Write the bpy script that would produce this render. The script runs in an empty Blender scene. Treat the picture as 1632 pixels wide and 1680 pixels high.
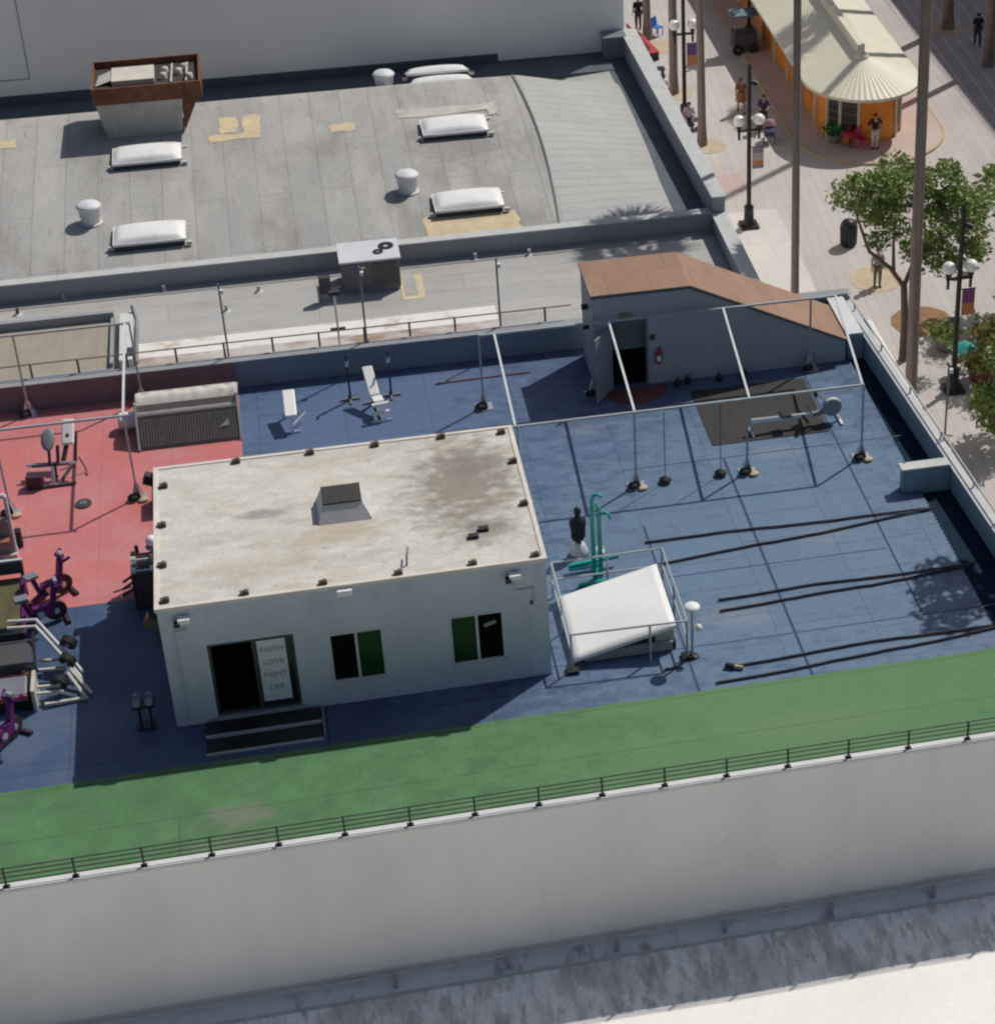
import bpy, bmesh, math, random
from mathutils import Vector, Matrix
rnd = random.Random(7)
PI = math.pi
R = math.radians
S = bpy.context.scene
C = S.collection

# ------------------------------------------------------------------ camera
CAM = Vector((4.033, -40.708, 32.594)); PITCH = 0.5728; YAW = 0.2269; FPX = 3553.8; PPX = 1217.2; PPY = 741.0
FWD = Vector((math.sin(YAW)*math.cos(PITCH), math.cos(YAW)*math.cos(PITCH), -math.sin(PITCH)))
RGT = Vector((math.cos(YAW), -math.sin(YAW), 0)); UPV = RGT.cross(FWD)
cd = bpy.data.cameras.new('camera'); cam = bpy.data.objects.new('camera', cd); C.objects.link(cam)
cam.matrix_world = Matrix(((RGT.x, UPV.x, -FWD.x, CAM.x), (RGT.y, UPV.y, -FWD.y, CAM.y), (RGT.z, UPV.z, -FWD.z, CAM.z), (0, 0, 0, 1)))
cd.sensor_fit = 'AUTO'; cd.sensor_width = 36; cd.lens = 36*FPX/1680
cd.shift_x = (816-PPX)/1680; cd.shift_y = (PPY-840)/1680
cd.clip_start = .5; cd.clip_end = 600
S.camera = cam

# ------------------------------------------------------------------ light
SUN = Vector((2.235, 1.62, 3.4)).normalized()
sl = bpy.data.lights.new('sun', 'SUN'); sl.energy = 3.75; sl.angle = R(.55); sl.color = (1, .955, .9)
so = bpy.data.objects.new('sun', sl); C.objects.link(so); so.rotation_euler = SUN.to_track_quat('Z', 'Y').to_euler()
w = bpy.data.worlds.new('World'); S.world = w; w.use_nodes = True
nt = w.node_tree; bg = nt.nodes['Background']; sky = nt.nodes.new('ShaderNodeTexSky'); sky.sky_type = 'NISHITA'
sky.sun_disc = False; sky.sun_elevation = math.asin(SUN.z); sky.sun_rotation = math.atan2(SUN.x, SUN.y); sky.dust_density = 2.5
nt.links.new(sky.outputs[0], bg.inputs[0]); bg.inputs[1].default_value = .066
S.view_settings.view_transform = 'Standard'; S.view_settings.look = 'None'; S.view_settings.exposure = -.2; S.view_settings.gamma = 1
S.cycles.filter_width = 2.3
S.cycles.max_bounces = 6


def at(u, v, z=None, y=None, x=None):
    """3D point seen at photo pixel (u, v) lying on the plane of the given height / depth"""
    d = FWD + RGT*((u-PPX)/FPX) - UPV*((v-PPY)/FPX)
    t = (z-CAM.z)/d.z if z is not None else ((y-CAM.y)/d.y if y is not None else (x-CAM.x)/d.x)
    return CAM + d*t


# ------------------------------------------------------------------ materials
MATS = {}


def mat(name, col, rough=.75, var=.12, scale=1.2, fine=25., bump=.15, metal=0., stains=(), bricks=None, spec=.4, stretch=(1, 1, 1), fvar=.1, blobs=()):
    """stains: (colour, scale, low, high, amount, (sx, sy, sz));  bricks: (w, h, mortar, rotation, dark, tonevar)"""
    if name in MATS:
        return MATS[name]
    m = bpy.data.materials.new(name); m.use_nodes = True; MATS[name] = m
    t = m.node_tree; N = t.nodes; L = t.links.new; b = N['Principled BSDF']
    b.inputs['Roughness'].default_value = rough; b.inputs['Metallic'].default_value = metal; b.inputs['Specular IOR Level'].default_value = spec
    tc = N.new('ShaderNodeTexCoord').outputs['Object']

    def noise(sc, st=(1, 1, 1), det=5, off=0):
        mp = N.new('ShaderNodeMapping'); mp.inputs['Scale'].default_value = st; mp.inputs['Location'].default_value = (off, off*.7, off*.3); L(tc, mp.inputs[0])
        n = N.new('ShaderNodeTexNoise'); n.inputs['Scale'].default_value = sc; n.inputs['Detail'].default_value = det; n.inputs['Roughness'].default_value = .6
        L(mp.outputs[0], n.inputs['Vector']); return n.outputs['Fac']

    def mix(f, a, c, blend='MIX'):
        x = N.new('ShaderNodeMix'); x.data_type = 'RGBA'; x.blend_type = blend
        for s, val in ((x.inputs[0], f), (x.inputs[6], a), (x.inputs[7], c)):
            if hasattr(val, 'is_linked'):
                L(val, s)
            else:
                s.default_value = val if isinstance(val, float) else (*val, 1)
        return x.outputs[2]

    def rng(v, a, c, lo, hi):
        x = N.new('ShaderNodeMapRange'); x.inputs[1].default_value = a; x.inputs[2].default_value = c; x.inputs[3].default_value = lo; x.inputs[4].default_value = hi; L(v, x.inputs[0]); return x.outputs[0]
    lo = tuple(c*(1-var) for c in col); hi = tuple(min(.95, c*(1+var)) for c in col)
    out = mix(rng(noise(scale, stretch), .3, .7, 0, 1), lo, hi)
    for i, (sc, ns, a, c, amt, st) in enumerate(stains):
        out = mix(rng(noise(ns, st, 6, 11+7*i), a, c, 0, amt), out, sc)
    for i, (sc, c0, rad, amt) in enumerate(blobs):      # one-off patches with a place of their own: wear, dirt, tone, painted glare
        mp = N.new('ShaderNodeMapping'); mp.inputs['Scale'].default_value = [1/k for k in rad]; mp.inputs['Location'].default_value = [-a/k for a, k in zip(c0, rad)]; L(tc, mp.inputs[0])
        ln = N.new('ShaderNodeVectorMath'); ln.operation = 'LENGTH'; L(mp.outputs[0], ln.inputs[0])
        nz = rng(noise(2.2, (1, 1.6, 1), 6, 31+5*i), .3, .7, -.45, .45); ad = N.new('ShaderNodeMath'); ad.operation = 'ADD'; L(ln.outputs['Value'], ad.inputs[0]); L(nz, ad.inputs[1])
        out = mix(rng(ad.outputs[0], .4, 1.15, amt, 0), out, sc)
    fn = noise(fine, det=3, off=3)
    g = rng(fn, .3, .7, 1-fvar, 1+fvar); cmb = N.new('ShaderNodeCombineColor'); [L(g, cmb.inputs[i]) for i in range(3)]
    out = mix(1., out, cmb.outputs[0], 'MULTIPLY')
    if bricks:
        bw, bh, mo, rot, dark, tv = bricks
        mp = N.new('ShaderNodeMapping'); mp.inputs['Rotation'].default_value = (0, 0, rot); L(tc, mp.inputs[0])
        br = N.new('ShaderNodeTexBrick'); L(mp.outputs[0], br.inputs['Vector'])
        br.inputs['Scale'].default_value = 1; br.inputs['Brick Width'].default_value = bw; br.inputs['Row Height'].default_value = bh; br.inputs['Mortar Size'].default_value = mo; br.inputs['Mortar Smooth'].default_value = .4
        br.inputs['Color1'].default_value = (1-tv,)*3+(1,); br.inputs['Color2'].default_value = (1+tv,)*3+(1,); br.inputs['Mortar'].default_value = (dark,)*3+(1,); br.inputs['Bias'].default_value = 0
        out = mix(1., out, br.outputs['Color'], 'MULTIPLY')
    L(out, b.inputs['Base Color'])
    if bump:
        bp = N.new('ShaderNodeBump'); bp.inputs['Strength'].default_value = bump; bp.inputs['Distance'].default_value = .02; L(fn, bp.inputs['Height']); L(bp.outputs[0], b.inputs['Normal'])
    return m


I3 = (1, 1, 1)
WHITE = mat('white_paint', (.78, .78, .76), .5, .05, stains=(((.5, .47, .42), 3, .58, .8, .35, I3),))
DOME = mat('skylight_acrylic', (.78, .78, .77), .5, .05, 2, fvar=.03, stains=(((.6, .58, .53), 1.5, .52, .68, .5, I3),))
SHEET = mat('white_membrane', (.8, .8, .78), .4, .03, 1.2, fvar=.01, bump=.03)
ZINC = mat('zinc_pipe', (.36, .4, .41), .5, .1, 4, metal=.0)
CHROME = mat('chrome', (.7, .7, .7), .25, .05, metal=.7)
STEEL = mat('grey_steel', (.2, .21, .23), .5, .15, metal=.2)
DKSTEEL = mat('dark_steel', (.05, .052, .055), .5, .2)
BLACK = mat('black_rubber', (.018, .018, .02), .7, .2)
BLACKP = mat('black_paint', (.016, .017, .019), .45, .15)
GREYPAD = mat('grey_vinyl', (.2, .21, .24), .5, .1)
WHITEPAD = mat('white_vinyl', (.78, .77, .75), .4, .05)
PURPLE = mat('purple_paint', (.14, .012, .14), .4, .15)
PLUM = mat('plum_paint', (.05, .022, .035), .5, .2)
OLIVE = mat('olive_belt', (.12, .105, .045), .55, .25, 3)
REDTRIM = mat('red_trim', (.32, .08, .08), .5)
TEAL = mat('teal_paint', (.0, .3, .25), .4, .1, spec=.5)
TAN = mat('tan_patch', (.6, .49, .31), .85, .12, 2, stains=(((.46, .41, .32), 1.6, .5, .66, .6, I3),))
RUST = mat('rusty_steel', (.17, .068, .034), .8, .35, 3, stains=(((.3, .13, .055), 6, .5, .75, .8, I3),))
CABIN = mat('cabin_wall_paint', (.51, .555, .615), .6, .07, .7, bump=.1, stains=(((.38, .41, .47), 1.6, .5, .75, .6, (1, 1, .35)), ((.62, .63, .64), 9, .68, .85, .4, I3)))
CABROOF = mat('cabin_roof_membrane', (.57, .555, .49), .8, .09, .9, 18, stretch=(1, 1.6, 1), stains=(((.37, .34, .28), 1.0, .5, .66, .5, (.8, 1.6, 1)), ((.5, .42, .31), .8, .5, .66, .5, (.6, 1.5, 1)), ((.7, .69, .66), 2.0, .5, .66, .45, (.8, 2, 1)), ((.2, .18, .15), 6, .6, .7, .5, (.8, 1.6, 1))), blobs=(((.235, .205, .16), (7.3, 3.5, 3.4), (1.45, 2.3, 5), .85), ((.2, .175, .14), (7.7, 4.3, 3.4), (.9, .9, 5), .55), ((.2, .18, .15), (7.6, 1.4, 3.4), (.9, .6, 5), .6), ((.2, .19, .19), (2.5, 3.3, 3.4), (.7, .22, 5), .65), ((.42, .34, .24), (4.3, 2.1, 3.4), (1.2, .6, 5), .6), ((.47, .38, .27), (2.2, 1.1, 3.4), (1.6, .5, 5), .5)))
BLUE = mat('blue_rubber_deck', (.05, .088, .163), .5, .12, .55, 14, spec=.35, bricks=(1.22, 2.4, .028, PI/2, .8, .04), stains=(((.1, .14, .2), .45, .47, .64, .6, I3), ((.045, .08, .15), .7, .5, .64, .5, I3)), blobs=(((.119, .193, .282), (15.2, 4.0, 0), (9, 11, 6), .85), ((.1, .155, .27), (5, 12.5, 0), (6, 5, 6), .75), ((.34, .33, .3), (13.6, 1.2, 0), (1.1, .5, 3), .22), ((.34, .33, .3), (16.3, 8.3, 0), (.8, .35, 3), .22), ((.3, .31, .3), (11.2, 10.6, 0), (.7, .3, 3), .22), ((.27, .29, .3), (3.9, 9.8, 0), (1.4, .5, 3), .25), ((.28, .29, .28), (16.6, 4.1, 0), (.9, .4, 3), .22)))  # first blob paints the sun's glare over the right side of the deck
RED = mat('red_rubber_deck', (.5, .17, .176), .6, .08, .6, 14, spec=.35, stains=(((.5, .23, .225), .7, .47, .64, .55, I3), ((.53, .15, .115), .5, .48, .64, .5, I3), ((.42, .13, .13), 1.2, .57, .72, .3, I3)), bricks=(30, 1.9, .012, PI/2, .8, .02))
GREEN = mat('green_turf', (.095, .2, .093), .9, .16, .9, 30, bump=.5, fvar=.28, spec=.1, bricks=(60, 1.58, .012, 0, .62, .02), stains=(((.075, .155, .08), 1.6, .5, .68, .6, I3), ((.19, .23, .16), .55, .56, .7, .4, I3), ((.07, .14, .075), 5, .6, .74, .4, (.5, 2, 1))), blobs=(((.125, .235, .115), (15, -3, 0), (9, 6, 3), .9), ((.2, .21, .17), (1.3, -3.4, 0), (.9, .5, 3), .6), ((.18, .21, .15), (1.0, -4.3, 0), (1.2, .3, 3), .5), ((.08, .17, .08), (9, -2.2, 0), (2.5, .5, 3), .4), ((.17, .25, .13), (14.5, -3.2, 0), (2.2, .6, 3), .4)))
MAROON = mat('maroon_wall_paint', (.18, .145, .165), .7, .1)
DEEPBLUE = mat('blue_wall_paint', (.17, .23, .29), .65, .12, .8, stains=(((.22, .27, .3), 2, .55, .8, .4, (1, 1, .3)),))
LTBLUE = mat('pale_blue_wall_paint', (.24, .34, .39), .65, .1)
STAIRW = mat('stair_wall_paint', (.37, .4, .425), .65, .08, .6, stains=(((.46, .48, .5), 1.2, .55, .75, .5, (1, 1, .08)),))
BROWN = mat('brown_roof_coating', (.3, .19, .13), .85, .1, 1.2, stretch=(1, .4, 1), bricks=(1.25, 9, .03, 0, .82, .05), stains=(((.36, .25, .18), 1.2, .52, .68, .5, (1, .4, 1)),))
CAP = mat('grey_coping', (.5, .51, .5), .6, .1, 2)
WALLG = mat('grey_stucco', (.8, .775, .735), .85, .035, .35, 30, bump=.2, fvar=.05, stains=(((.62, .62, .63), .5, .45, .8, .5, (1, 1, .25)), ((.64, .625, .6), 1.2, .5, .7, .22, (1, 1, .1)), ((.58, .57, .56), 4, .58, .75, .12, (1, 1, .05)), ((.66, .64, .6), .35, .5, .6, .35, I3)))
WALLD = mat('grey_stucco_upper', (.87, .85, .81), .85, .03, .4, 30, bump=.15, fvar=.05)
BITUM = mat('grey_cap_sheet', (.37, .365, .35), .9, .1, .5, 12, stretch=(1, .3, 1), bricks=(6.3, 1.02, .028, PI/2, .8, .05), stains=(((.25, .24, .225), .8, .48, .64, .6, (1.3, .45, 1)), ((.46, .45, .43), .5, .47, .62, .5, (1.5, .5, 1)), ((.4, .3, .17), 2.0, .65, .74, .5, (1.5, .6, 1)), ((.2, .195, .19), 3.5, .6, .72, .5, (2, .3, 1))), blobs=(((.22, .21, .2), (9.9, 27.3, 1), (1.6, 1.7, 4), .6), ((.25, .24, .23), (-.4, 27.5, 1), (1.6, 1.0, 4), .35), ((.27, .26, .25), (5.5, 27.8, 1), (2.2, .5, 4), .35)))
HIP = mat('grey_cap_sheet_slope', (.42, .42, .405), .9, .06, .7, 12, bricks=(30, .5, .03, R(-8), .82, .03), stains=(((.33, .33, .32), .9, .55, .8, .5, I3),))
STRIP = mat('grey_cap_sheet_lower', (.41, .405, .39), .9, .07, .5, 12, stretch=(.3, 1, 1), bricks=(9, 1.0, .022, 0, .8, .04), stains=(((.31, .3, .28), .9, .5, .66, .5, (.5, 1.8, 1)), ((.46, .45, .43), .6, .5, .66, .5, (.5, 1.5, 1))))
COAT = mat('white_roof_coating', (.74, .72, .68), .7, .05, 1, stains=(((.42, .29, .19), .9, .54, .66, .8, (1, 1.6, 1)),))
COATD = mat('weathered_roof_coating', (.52, .49, .46), .8, .1, 1, stains=(((.3, .21, .15), .7, .46, .6, .9, (.7, 1.5, 1)),))
GUTTER = mat('dark_flashing', (.1, .115, .14), .8, .15, 1)
CURB = mat('parapet_grey', (.3, .31, .33), .8, .08, 1)
ACTOP = mat('air_unit_top', (.62, .62, .65), .5, .06)
ACBODY = mat('air_unit_body', (.15, .14, .15), .55, .1)
PALE = mat('pale_metal_panel', (.5, .49, .44), .7, .15, 2, stains=(((.33, .31, .22), 2, .5, .75, .6, I3),))
STONE = mat('street_paving', (.47, .44, .41), .85, .06, .3, 20, bricks=(5, .42, .025, R(94), .86, .04), stains=(((.4, .35, .33), .35, .5, .75, .6, I3), ((.33, .3, .29), 1.5, .66, .82, .4, I3)))
PALESTONE = mat('pale_concrete_paving', (.56, .53, .49), .85, .05, .5, bricks=(1.5, 1.5, .02, 0, .85, .03))
SHADESTONE = mat('shade_tone_paving', (.36, .345, .34), .85, .08, .5, bricks=(30, .7, .06, R(92), 1.4, .04))  # paving darkened in colour for the shade across the street; pale lines are real
PINK = mat('pink_paving', (.45, .34, .32), .85, .08, .5)
PATIO = mat('patio_paving', (.5, .41, .36), .85, .08, .6)
YELLOW = mat('yellow_kerb_paint', (.5, .37, .2), .7, .12)
GRATE = mat('tan_tree_bed', (.47, .39, .27), .9, .12, 2)
EARTH = mat('brown_tree_bed', (.26, .15, .08), .95, .2, 2)
KROOF = mat('cream_metal_roof', (.66, .63, .5), .5, .04, 1)
ORANGE = mat('orange_panel', (.72, .24, .02), .55, .12, 1)
CREAM = mat('cream_post', (.6, .52, .42), .6)
SHELF = mat('dark_display', (.02, .02, .022), .3, .3, 5)
GLASSD = mat('dark_glass', (.012, .013, .014), .06, .1, spec=.8)
GLASSTURF = mat('turf_reflection_glass', (.008, .045, .014), .12, .25, 1.5, spec=.35)  # green is the turf's reflection, painted into the glass colour
ALU = mat('aluminium_frame', (.55, .545, .53), .45)
POSTER = mat('white_poster', (.66, .69, .72), .5, .03)
INK = mat('grey_lettering', (.2, .22, .26), .6)
DARKIN = mat('unlit_interior_black', (.006, .006, .007), .9, spec=.03)  # near-black colour stands for the unlit rooms inside cabin and stairs
BARK = mat('palm_bark', (.23, .185, .165), .9, .12, 2, 18, bump=.6, bricks=(3, .25, .03, 0, .8, .05))
WOOD = mat('tree_bark', (.14, .1, .085), .9, .2, 3)
ROPE = mat('dark_rope', (.045, .036, .038), .85, .3, 12)
GLOBE = mat('white_lamp_globe', (.85, .85, .83), .3, .02)
NEIGH = mat('white_gravel_roof', (.85, .83, .77), .85, .04, .8, 8, fvar=.03, stains=(((.6, .55, .47), .8, .6, .8, .35, (.4, 1.2, 1)), ((.5, .5, .48), 6, .68, .8, .4, I3)))
NEIGHSHADE = mat('stained_shade_strip', (.85, .87, .87), .85, .06, .8, 10, stains=(((.3, .28, .285), 1.1, .49, .62, .5, (1.7, .5, .2)), ((.33, .31, .31), 4, .5, .62, .6, (1.3, .35, .3)), ((.5, .5, .5), .6, .5, .6, .5, I3)))
CANT = mat('flashing_strip', (.68, .67, .67), .85, .08, 1, stains=(((.25, .24, .25), 2.5, .55, .68, .7, (1, .5, 1)),))
SKIN = mat('skin', (.42, .24, .17), .6, .04)
HAIR = mat('dark_hair', (.03, .02, .015), .7)


def leafmat(name, col):
    if name in MATS:
        return MATS[name]
    m = bpy.data.materials.new(name); m.use_nodes = True; MATS[name] = m
    N = m.node_tree.nodes; L = m.node_tree.links.new; b = N['Principled BSDF']; b.inputs['Roughness'].default_value = .55
    g = N.new('ShaderNodeNewGeometry'); cr = N.new('ShaderNodeValToRGB')
    cr.color_ramp.elements[0].color = (*[c*.55 for c in col], 1); cr.color_ramp.elements[1].color = (*[min(1, c*1.5) for c in col], 1)
    L(g.outputs['Random Per Island'], cr.inputs[0]); L(cr.outputs[0], b.inputs['Base Color'])
    tr = N.new('ShaderNodeBsdfTranslucent'); L(cr.outputs[0], tr.inputs[0]); mx = N.new('ShaderNodeMixShader'); mx.inputs[0].default_value = .25
    L(b.outputs[0], mx.inputs[1]); L(tr.outputs[0], mx.inputs[2]); L(mx.outputs[0], N['Material Output'].inputs[0])
    return m


LEAF = leafmat('tree_leaves', (.2, .27, .07)); LEAFY = leafmat('yellow_green_leaves', (.2, .22, .05)); PALMLEAF = leafmat('palm_leaves', (.08, .12, .04)); FLOWER = leafmat('flower_petals', (.45, .2, .08))


# ------------------------------------------------------------------ mesh helper
class MB:
    def __init__(s):
        s.v = []; s.f = []; s.smooth = []

    def add(s, vs, fs, sm=False):
        o = len(s.v); s.v += [tuple(p) for p in vs]
        for f in fs:
            s.f.append([i+o for i in f]); s.smooth.append(sm)
        return s

    def box(s, x0, x1, y0, y1, z0, z1):
        return s.add([(x0, y0, z0), (x1, y0, z0), (x1, y1, z0), (x0, y1, z0), (x0, y0, z1), (x1, y0, z1), (x1, y1, z1), (x0, y1, z1)],
                     [(3, 2, 1, 0), (4, 5, 6, 7), (0, 1, 5, 4), (1, 2, 6, 5), (2, 3, 7, 6), (3, 0, 4, 7)])

    def cbox(s, c, size, rot=None):
        """box about centre c, optional rotation matrix"""
        x, y, z = [k/2 for k in size]; c = Vector(c); M = rot or Matrix.Identity(3)
        vs = [c + M @ Vector(p) for p in [(-x, -y, -z), (x, -y, -z), (x, y, -z), (-x, y, -z), (-x, -y, z), (x, -y, z), (x, y, z), (-x, y, z)]]
        return s.add(vs, [(3, 2, 1, 0), (4, 5, 6, 7), (0, 1, 5, 4), (1, 2, 6, 5), (2, 3, 7, 6), (3, 0, 4, 7)])

    def bar(s, p, q, w, h=None):
        """rectangular bar between two points"""
        p = Vector(p); q = Vector(q); d = (q-p); L = d.length; d.normalize(); h = h or w
        side = d.cross(Vector((0, 0, 1))); side = side.normalized() if side.length > 1e-4 else Vector((1, 0, 0)); up = side.cross(d)
        M = Matrix((side, d, up)).transposed()
        return s.cbox((p+q)/2, (w, L, h), M)

    def prism(s, poly, z0, z1):
        n = len(poly); vs = [(x, y, z0) for x, y in poly]+[(x, y, z1) for x, y in poly]
        return s.add(vs, [list(range(n))[::-1], list(range(n, 2*n))]+[(i, (i+1) % n, (i+1) % n+n, i+n) for i in range(n)])

    def tube(s, pts, r, n=8, caps=True):
        pts = [Vector(p) for p in pts]; rs = r if isinstance(r, (list, tuple)) else [r]*len(pts); vs = []; fs = []; u = None
        for i, p in enumerate(pts):
            d = (pts[min(i+1, len(pts)-1)]-pts[max(i-1, 0)]).normalized()
            if u is None:
                u = d.orthogonal().normalized()
            u = (u-d*u.dot(d)).normalized(); v = d.cross(u)
            for k in range(n):
                a = 2*PI*k/n; vs.append(p+(u*math.cos(a)+v*math.sin(a))*rs[i])
        for i in range(len(pts)-1):
            for k in range(n):
                a = i*n+k; b = i*n+(k+1) % n; fs.append((a, b, b+n, a+n))
        s.add(vs, fs, True)
        if caps:
            s.add(vs[:n], [list(range(n))[::-1]]); s.add(vs[-n:], [list(range(n))])
        return s

    def lathe(s, prof, c=(0, 0, 0), n=16, a0=0, a1=2*PI, sm=True):
        full = abs(a1-a0-2*PI) < 1e-6; k = n if full else n+1; vs = []; fs = []
        for r, z in prof:
            for i in range(k):
                a = a0+(a1-a0)*i/n; vs.append((c[0]+r*math.cos(a), c[1]+r*math.sin(a), c[2]+z))
        for j in range(len(prof)-1):
            for i in range(n):
                a = j*k+i; b = j*k+(i+1) % k; fs.append((a, b, b+k, a+k))
        return s.add(vs, fs, sm)

    def ell(s, c, r, n=12, m=8, rot=None):
        c = Vector(c); r = (r, r, r) if not isinstance(r, (list, tuple)) else r; M = rot or Matrix.Identity(3); vs = []; fs = []
        for j in range(m+1):
            t = PI*j/m
            for i in range(n):
                a = 2*PI*i/n; vs.append(c+M @ Vector((r[0]*math.sin(t)*math.cos(a), r[1]*math.sin(t)*math.sin(a), r[2]*math.cos(t))))
        for j in range(m):
            for i in range(n):
                fs.append((j*n+i, (j+1)*n+i, (j+1)*n+(i+1) % n, j*n+(i+1) % n))
        return s.add(vs, fs, True)

    def disc(s, c, r, axis, th, n=20, ri=0):
        """thick disc (or ring) along axis"""
        c = Vector(c); a = Vector(axis).normalized(); u = a.orthogonal().normalized(); v = a.cross(u); ring = lambda rr, o: [c+a*o+(u*math.cos(2*PI*k/n)+v*math.sin(2*PI*k/n))*rr for k in range(n)]
        h = th/2
        if ri:
            vs = ring(r, -h)+ring(r, h)+ring(ri, h)+ring(ri, -h); fs = []
            for j in range(4):
                for k in range(n):
                    fs.append((j*n+k, j*n+(k+1) % n, ((j+1) % 4)*n+(k+1) % n, ((j+1) % 4)*n+k))
            return s.add(vs, fs)
        vs = ring(r, -h)+ring(r, h)
        return s.add(vs, [list(range(n))[::-1], list(range(n, 2*n))]+[(k, (k+1) % n, n+(k+1) % n, n+k) for k in range(n)])

    def grid(s, fn, nu, nv, th=0):
        vs = [fn(i/nu, j/nv) for j in range(nv+1) for i in range(nu+1)]; k = nu+1
        fs = [(j*k+i, j*k+i+1, (j+1)*k+i+1, (j+1)*k+i) for j in range(nv) for i in range(nu)]
        s.add(vs, fs, True)
        if th:
            s.add([(x, y, z-th) for x, y, z in vs], [f[::-1] for f in fs], True)
            o = len(s.v)-2*len(vs)
            edge = [i for i in range(k)]+[j*k+nu for j in range(1, nv+1)]+[nv*k+i for i in range(nu-1, -1, -1)]+[j*k for j in range(nv-1, 0, -1)]
            for a, b in zip(edge, edge[1:]+edge[:1]):
                s.f.append([o+b, o+a, o+a+len(vs), o+b+len(vs)]); s.smooth.append(False)
        return s

    def build(s, name, m, parent=None, bevel=0, world=False):
        off = parent.location if (world and parent) else Vector((0, 0, 0))
        me = bpy.data.meshes.new(name); me.from_pydata([tuple(Vector(p)-off) for p in s.v], [], s.f); me.update()
        me.polygons.foreach_set('use_smooth', s.smooth)
        bm = bmesh.new(); bm.from_mesh(me); bmesh.ops.recalc_face_normals(bm, faces=bm.faces); bm.to_mesh(me); bm.free()
        me.materials.append(m); o = bpy.data.objects.new(name, me); C.objects.link(o)
        if parent:
            o.parent = parent
        if bevel:
            b = o.modifiers.new('bevel', 'BEVEL'); b.width = bevel; b.segments = 2; b.limit_method = 'ANGLE'
        return o


def tag(o, label, cat, group=None, kind=None):
    o['label'] = label; o['category'] = cat
    if group:
        o['group'] = group
    if kind:
        o['kind'] = kind
    return o


def thing(name, label, cat, loc=(0, 0, 0), rz=0, group=None):
    o = bpy.data.objects.new(name, None); C.objects.link(o); o.location = loc; o.rotation_euler = (0, 0, rz); o.empty_display_size = .3
    return tag(o, label, cat, group)


def struct(o):
    o['kind'] = 'structure'; return o


def dup(root, loc, rz, label):
    r = root.copy(); C.objects.link(r); r.location = loc; r.rotation_euler = (0, 0, rz); r['label'] = label
    for ch in list(root.children):
        c = ch.copy(); C.objects.link(c); c.parent = r
        for g in list(ch.children):
            d = g.copy(); C.objects.link(d); d.parent = c
    return r


def lettering(txt, size, m, parent, M):
    cu = bpy.data.curves.new('lettering', 'FONT'); cu.body = txt; cu.size = size; cu.align_x = 'CENTER'; cu.extrude = .002
    o = bpy.data.objects.new('tmp', cu); C.objects.link(o); bpy.context.view_layer.update()
    me = bpy.data.meshes.new_from_object(o.evaluated_get(bpy.context.evaluated_depsgraph_get())); bpy.data.objects.remove(o)
    me.transform(M); me.materials.clear(); me.materials.append(m); q = bpy.data.objects.new('lettering', me); C.objects.link(q); q.parent = parent
    return q


G = -9.0      # street level
# ================================================================== GROUND
struct(MB().box(-160, 220, -160, 240, G-.6, G).build('street_pavement', STONE))
struct(MB().prism([(20.9, 25), (23.9, 25), (24.3, 40.6), (20.9, 40.6)], G+.002, G+.006).build('pale_pavement', PALESTONE))
struct(MB().prism([(21.0, 42.5), (23.6, 42.5), (23.6, 44.3), (21.0, 44.3)], G+.002, G+.006).build('pink_pavement', PINK))
struct(MB().prism([(35.8, 30), (60, 30), (60, 120), (34.6, 120), (35.6, 62)], G+.002, G+.007).build('shaded_pavement', SHADESTONE))
pc = (30.2, 47.2)
arc = [(pc[0]+3.45*math.cos(a), pc[1]+3.45*math.sin(a)) for a in [PI+PI*i/28 for i in range(29)]]
struct(MB().prism(arc+[(33.65, 80), (26.75, 80)], G+.002, G+.1).build('kiosk_patio', PATIO))
kb = MB()
ar2 = [(pc[0]+3.54*math.cos(a), pc[1]+3.54*math.sin(a)) for a in [PI+PI*i/28 for i in range(29)]]
outer = [(26.66, 80)]+ar2+[(33.74, 51)]; inner = [(26.752, 80)]+arc+[(33.652, 51)]
kb.prism(outer+inner[::-1], G+.003, G+.115); struct(kb.build('patio_kerb', YELLOW))

# ================================================================== GYM BUILDING
gym = thing('gym_building', 'grey building whose flat roof carries the blue, red and green open air gym', 'building')
MB().box(-12, 21.1, -4.70, 15.45, G, -.31).build('wall', WALLG, gym)
MB().box(-12, 21.1, -4.70, -4.55, -.31, 0.05).build('edge_wall', WALLG, gym)
PX0, PX1 = -12.0, 20.4
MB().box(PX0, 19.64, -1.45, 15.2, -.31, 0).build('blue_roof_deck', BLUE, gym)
MB().box(19.64, 20.8, -1.45, 15.2, -.31, -.1).build('roof_gutter', mat('navy_gutter_paint', (.012, .027, .048), .95, .15, 1, spec=.1), gym)
for k in range(84):
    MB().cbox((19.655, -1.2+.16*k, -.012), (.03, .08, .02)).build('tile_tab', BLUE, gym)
MB().box(PX0, 20.9, -4.55, -1.45, -.31, .002).build('green_turf_strip', GREEN, gym)
MB().box(PX0, 1.90, 5.3, 15.2, -.2, .005).build('red_roof_deck', RED, gym)
for x, y0, y1, ww in ((12.06, -1.44, 5.6, .05), (14.82, -1.44, 8.3, .07), (18.1, .4, 12.2, .05), (3.4, -1.44, 0, .03)):
    MB().box(x-ww/2, x+ww/2, y0, y1, 0, .006).build('deck_seam', mat('dark_seam', (.03, .055, .12), .8), gym)
MB().box(PX0, 21.15, -4.79, -4.56, .05, .13).build('front_coping', mat('pale_coping', (.62, .63, .62), .6, .06), gym)
for x0, x1, y in ((8, 20.3, .25), (-11.8, -.5, -.92), (12, 20, 8.35), (9, 18, 3.2)):
    MB().box(x0, x1, y-.02, y+.02, 0, .005).build('deck_line', mat('faint_seam', (.05, .09, .17), .8), gym)
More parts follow.
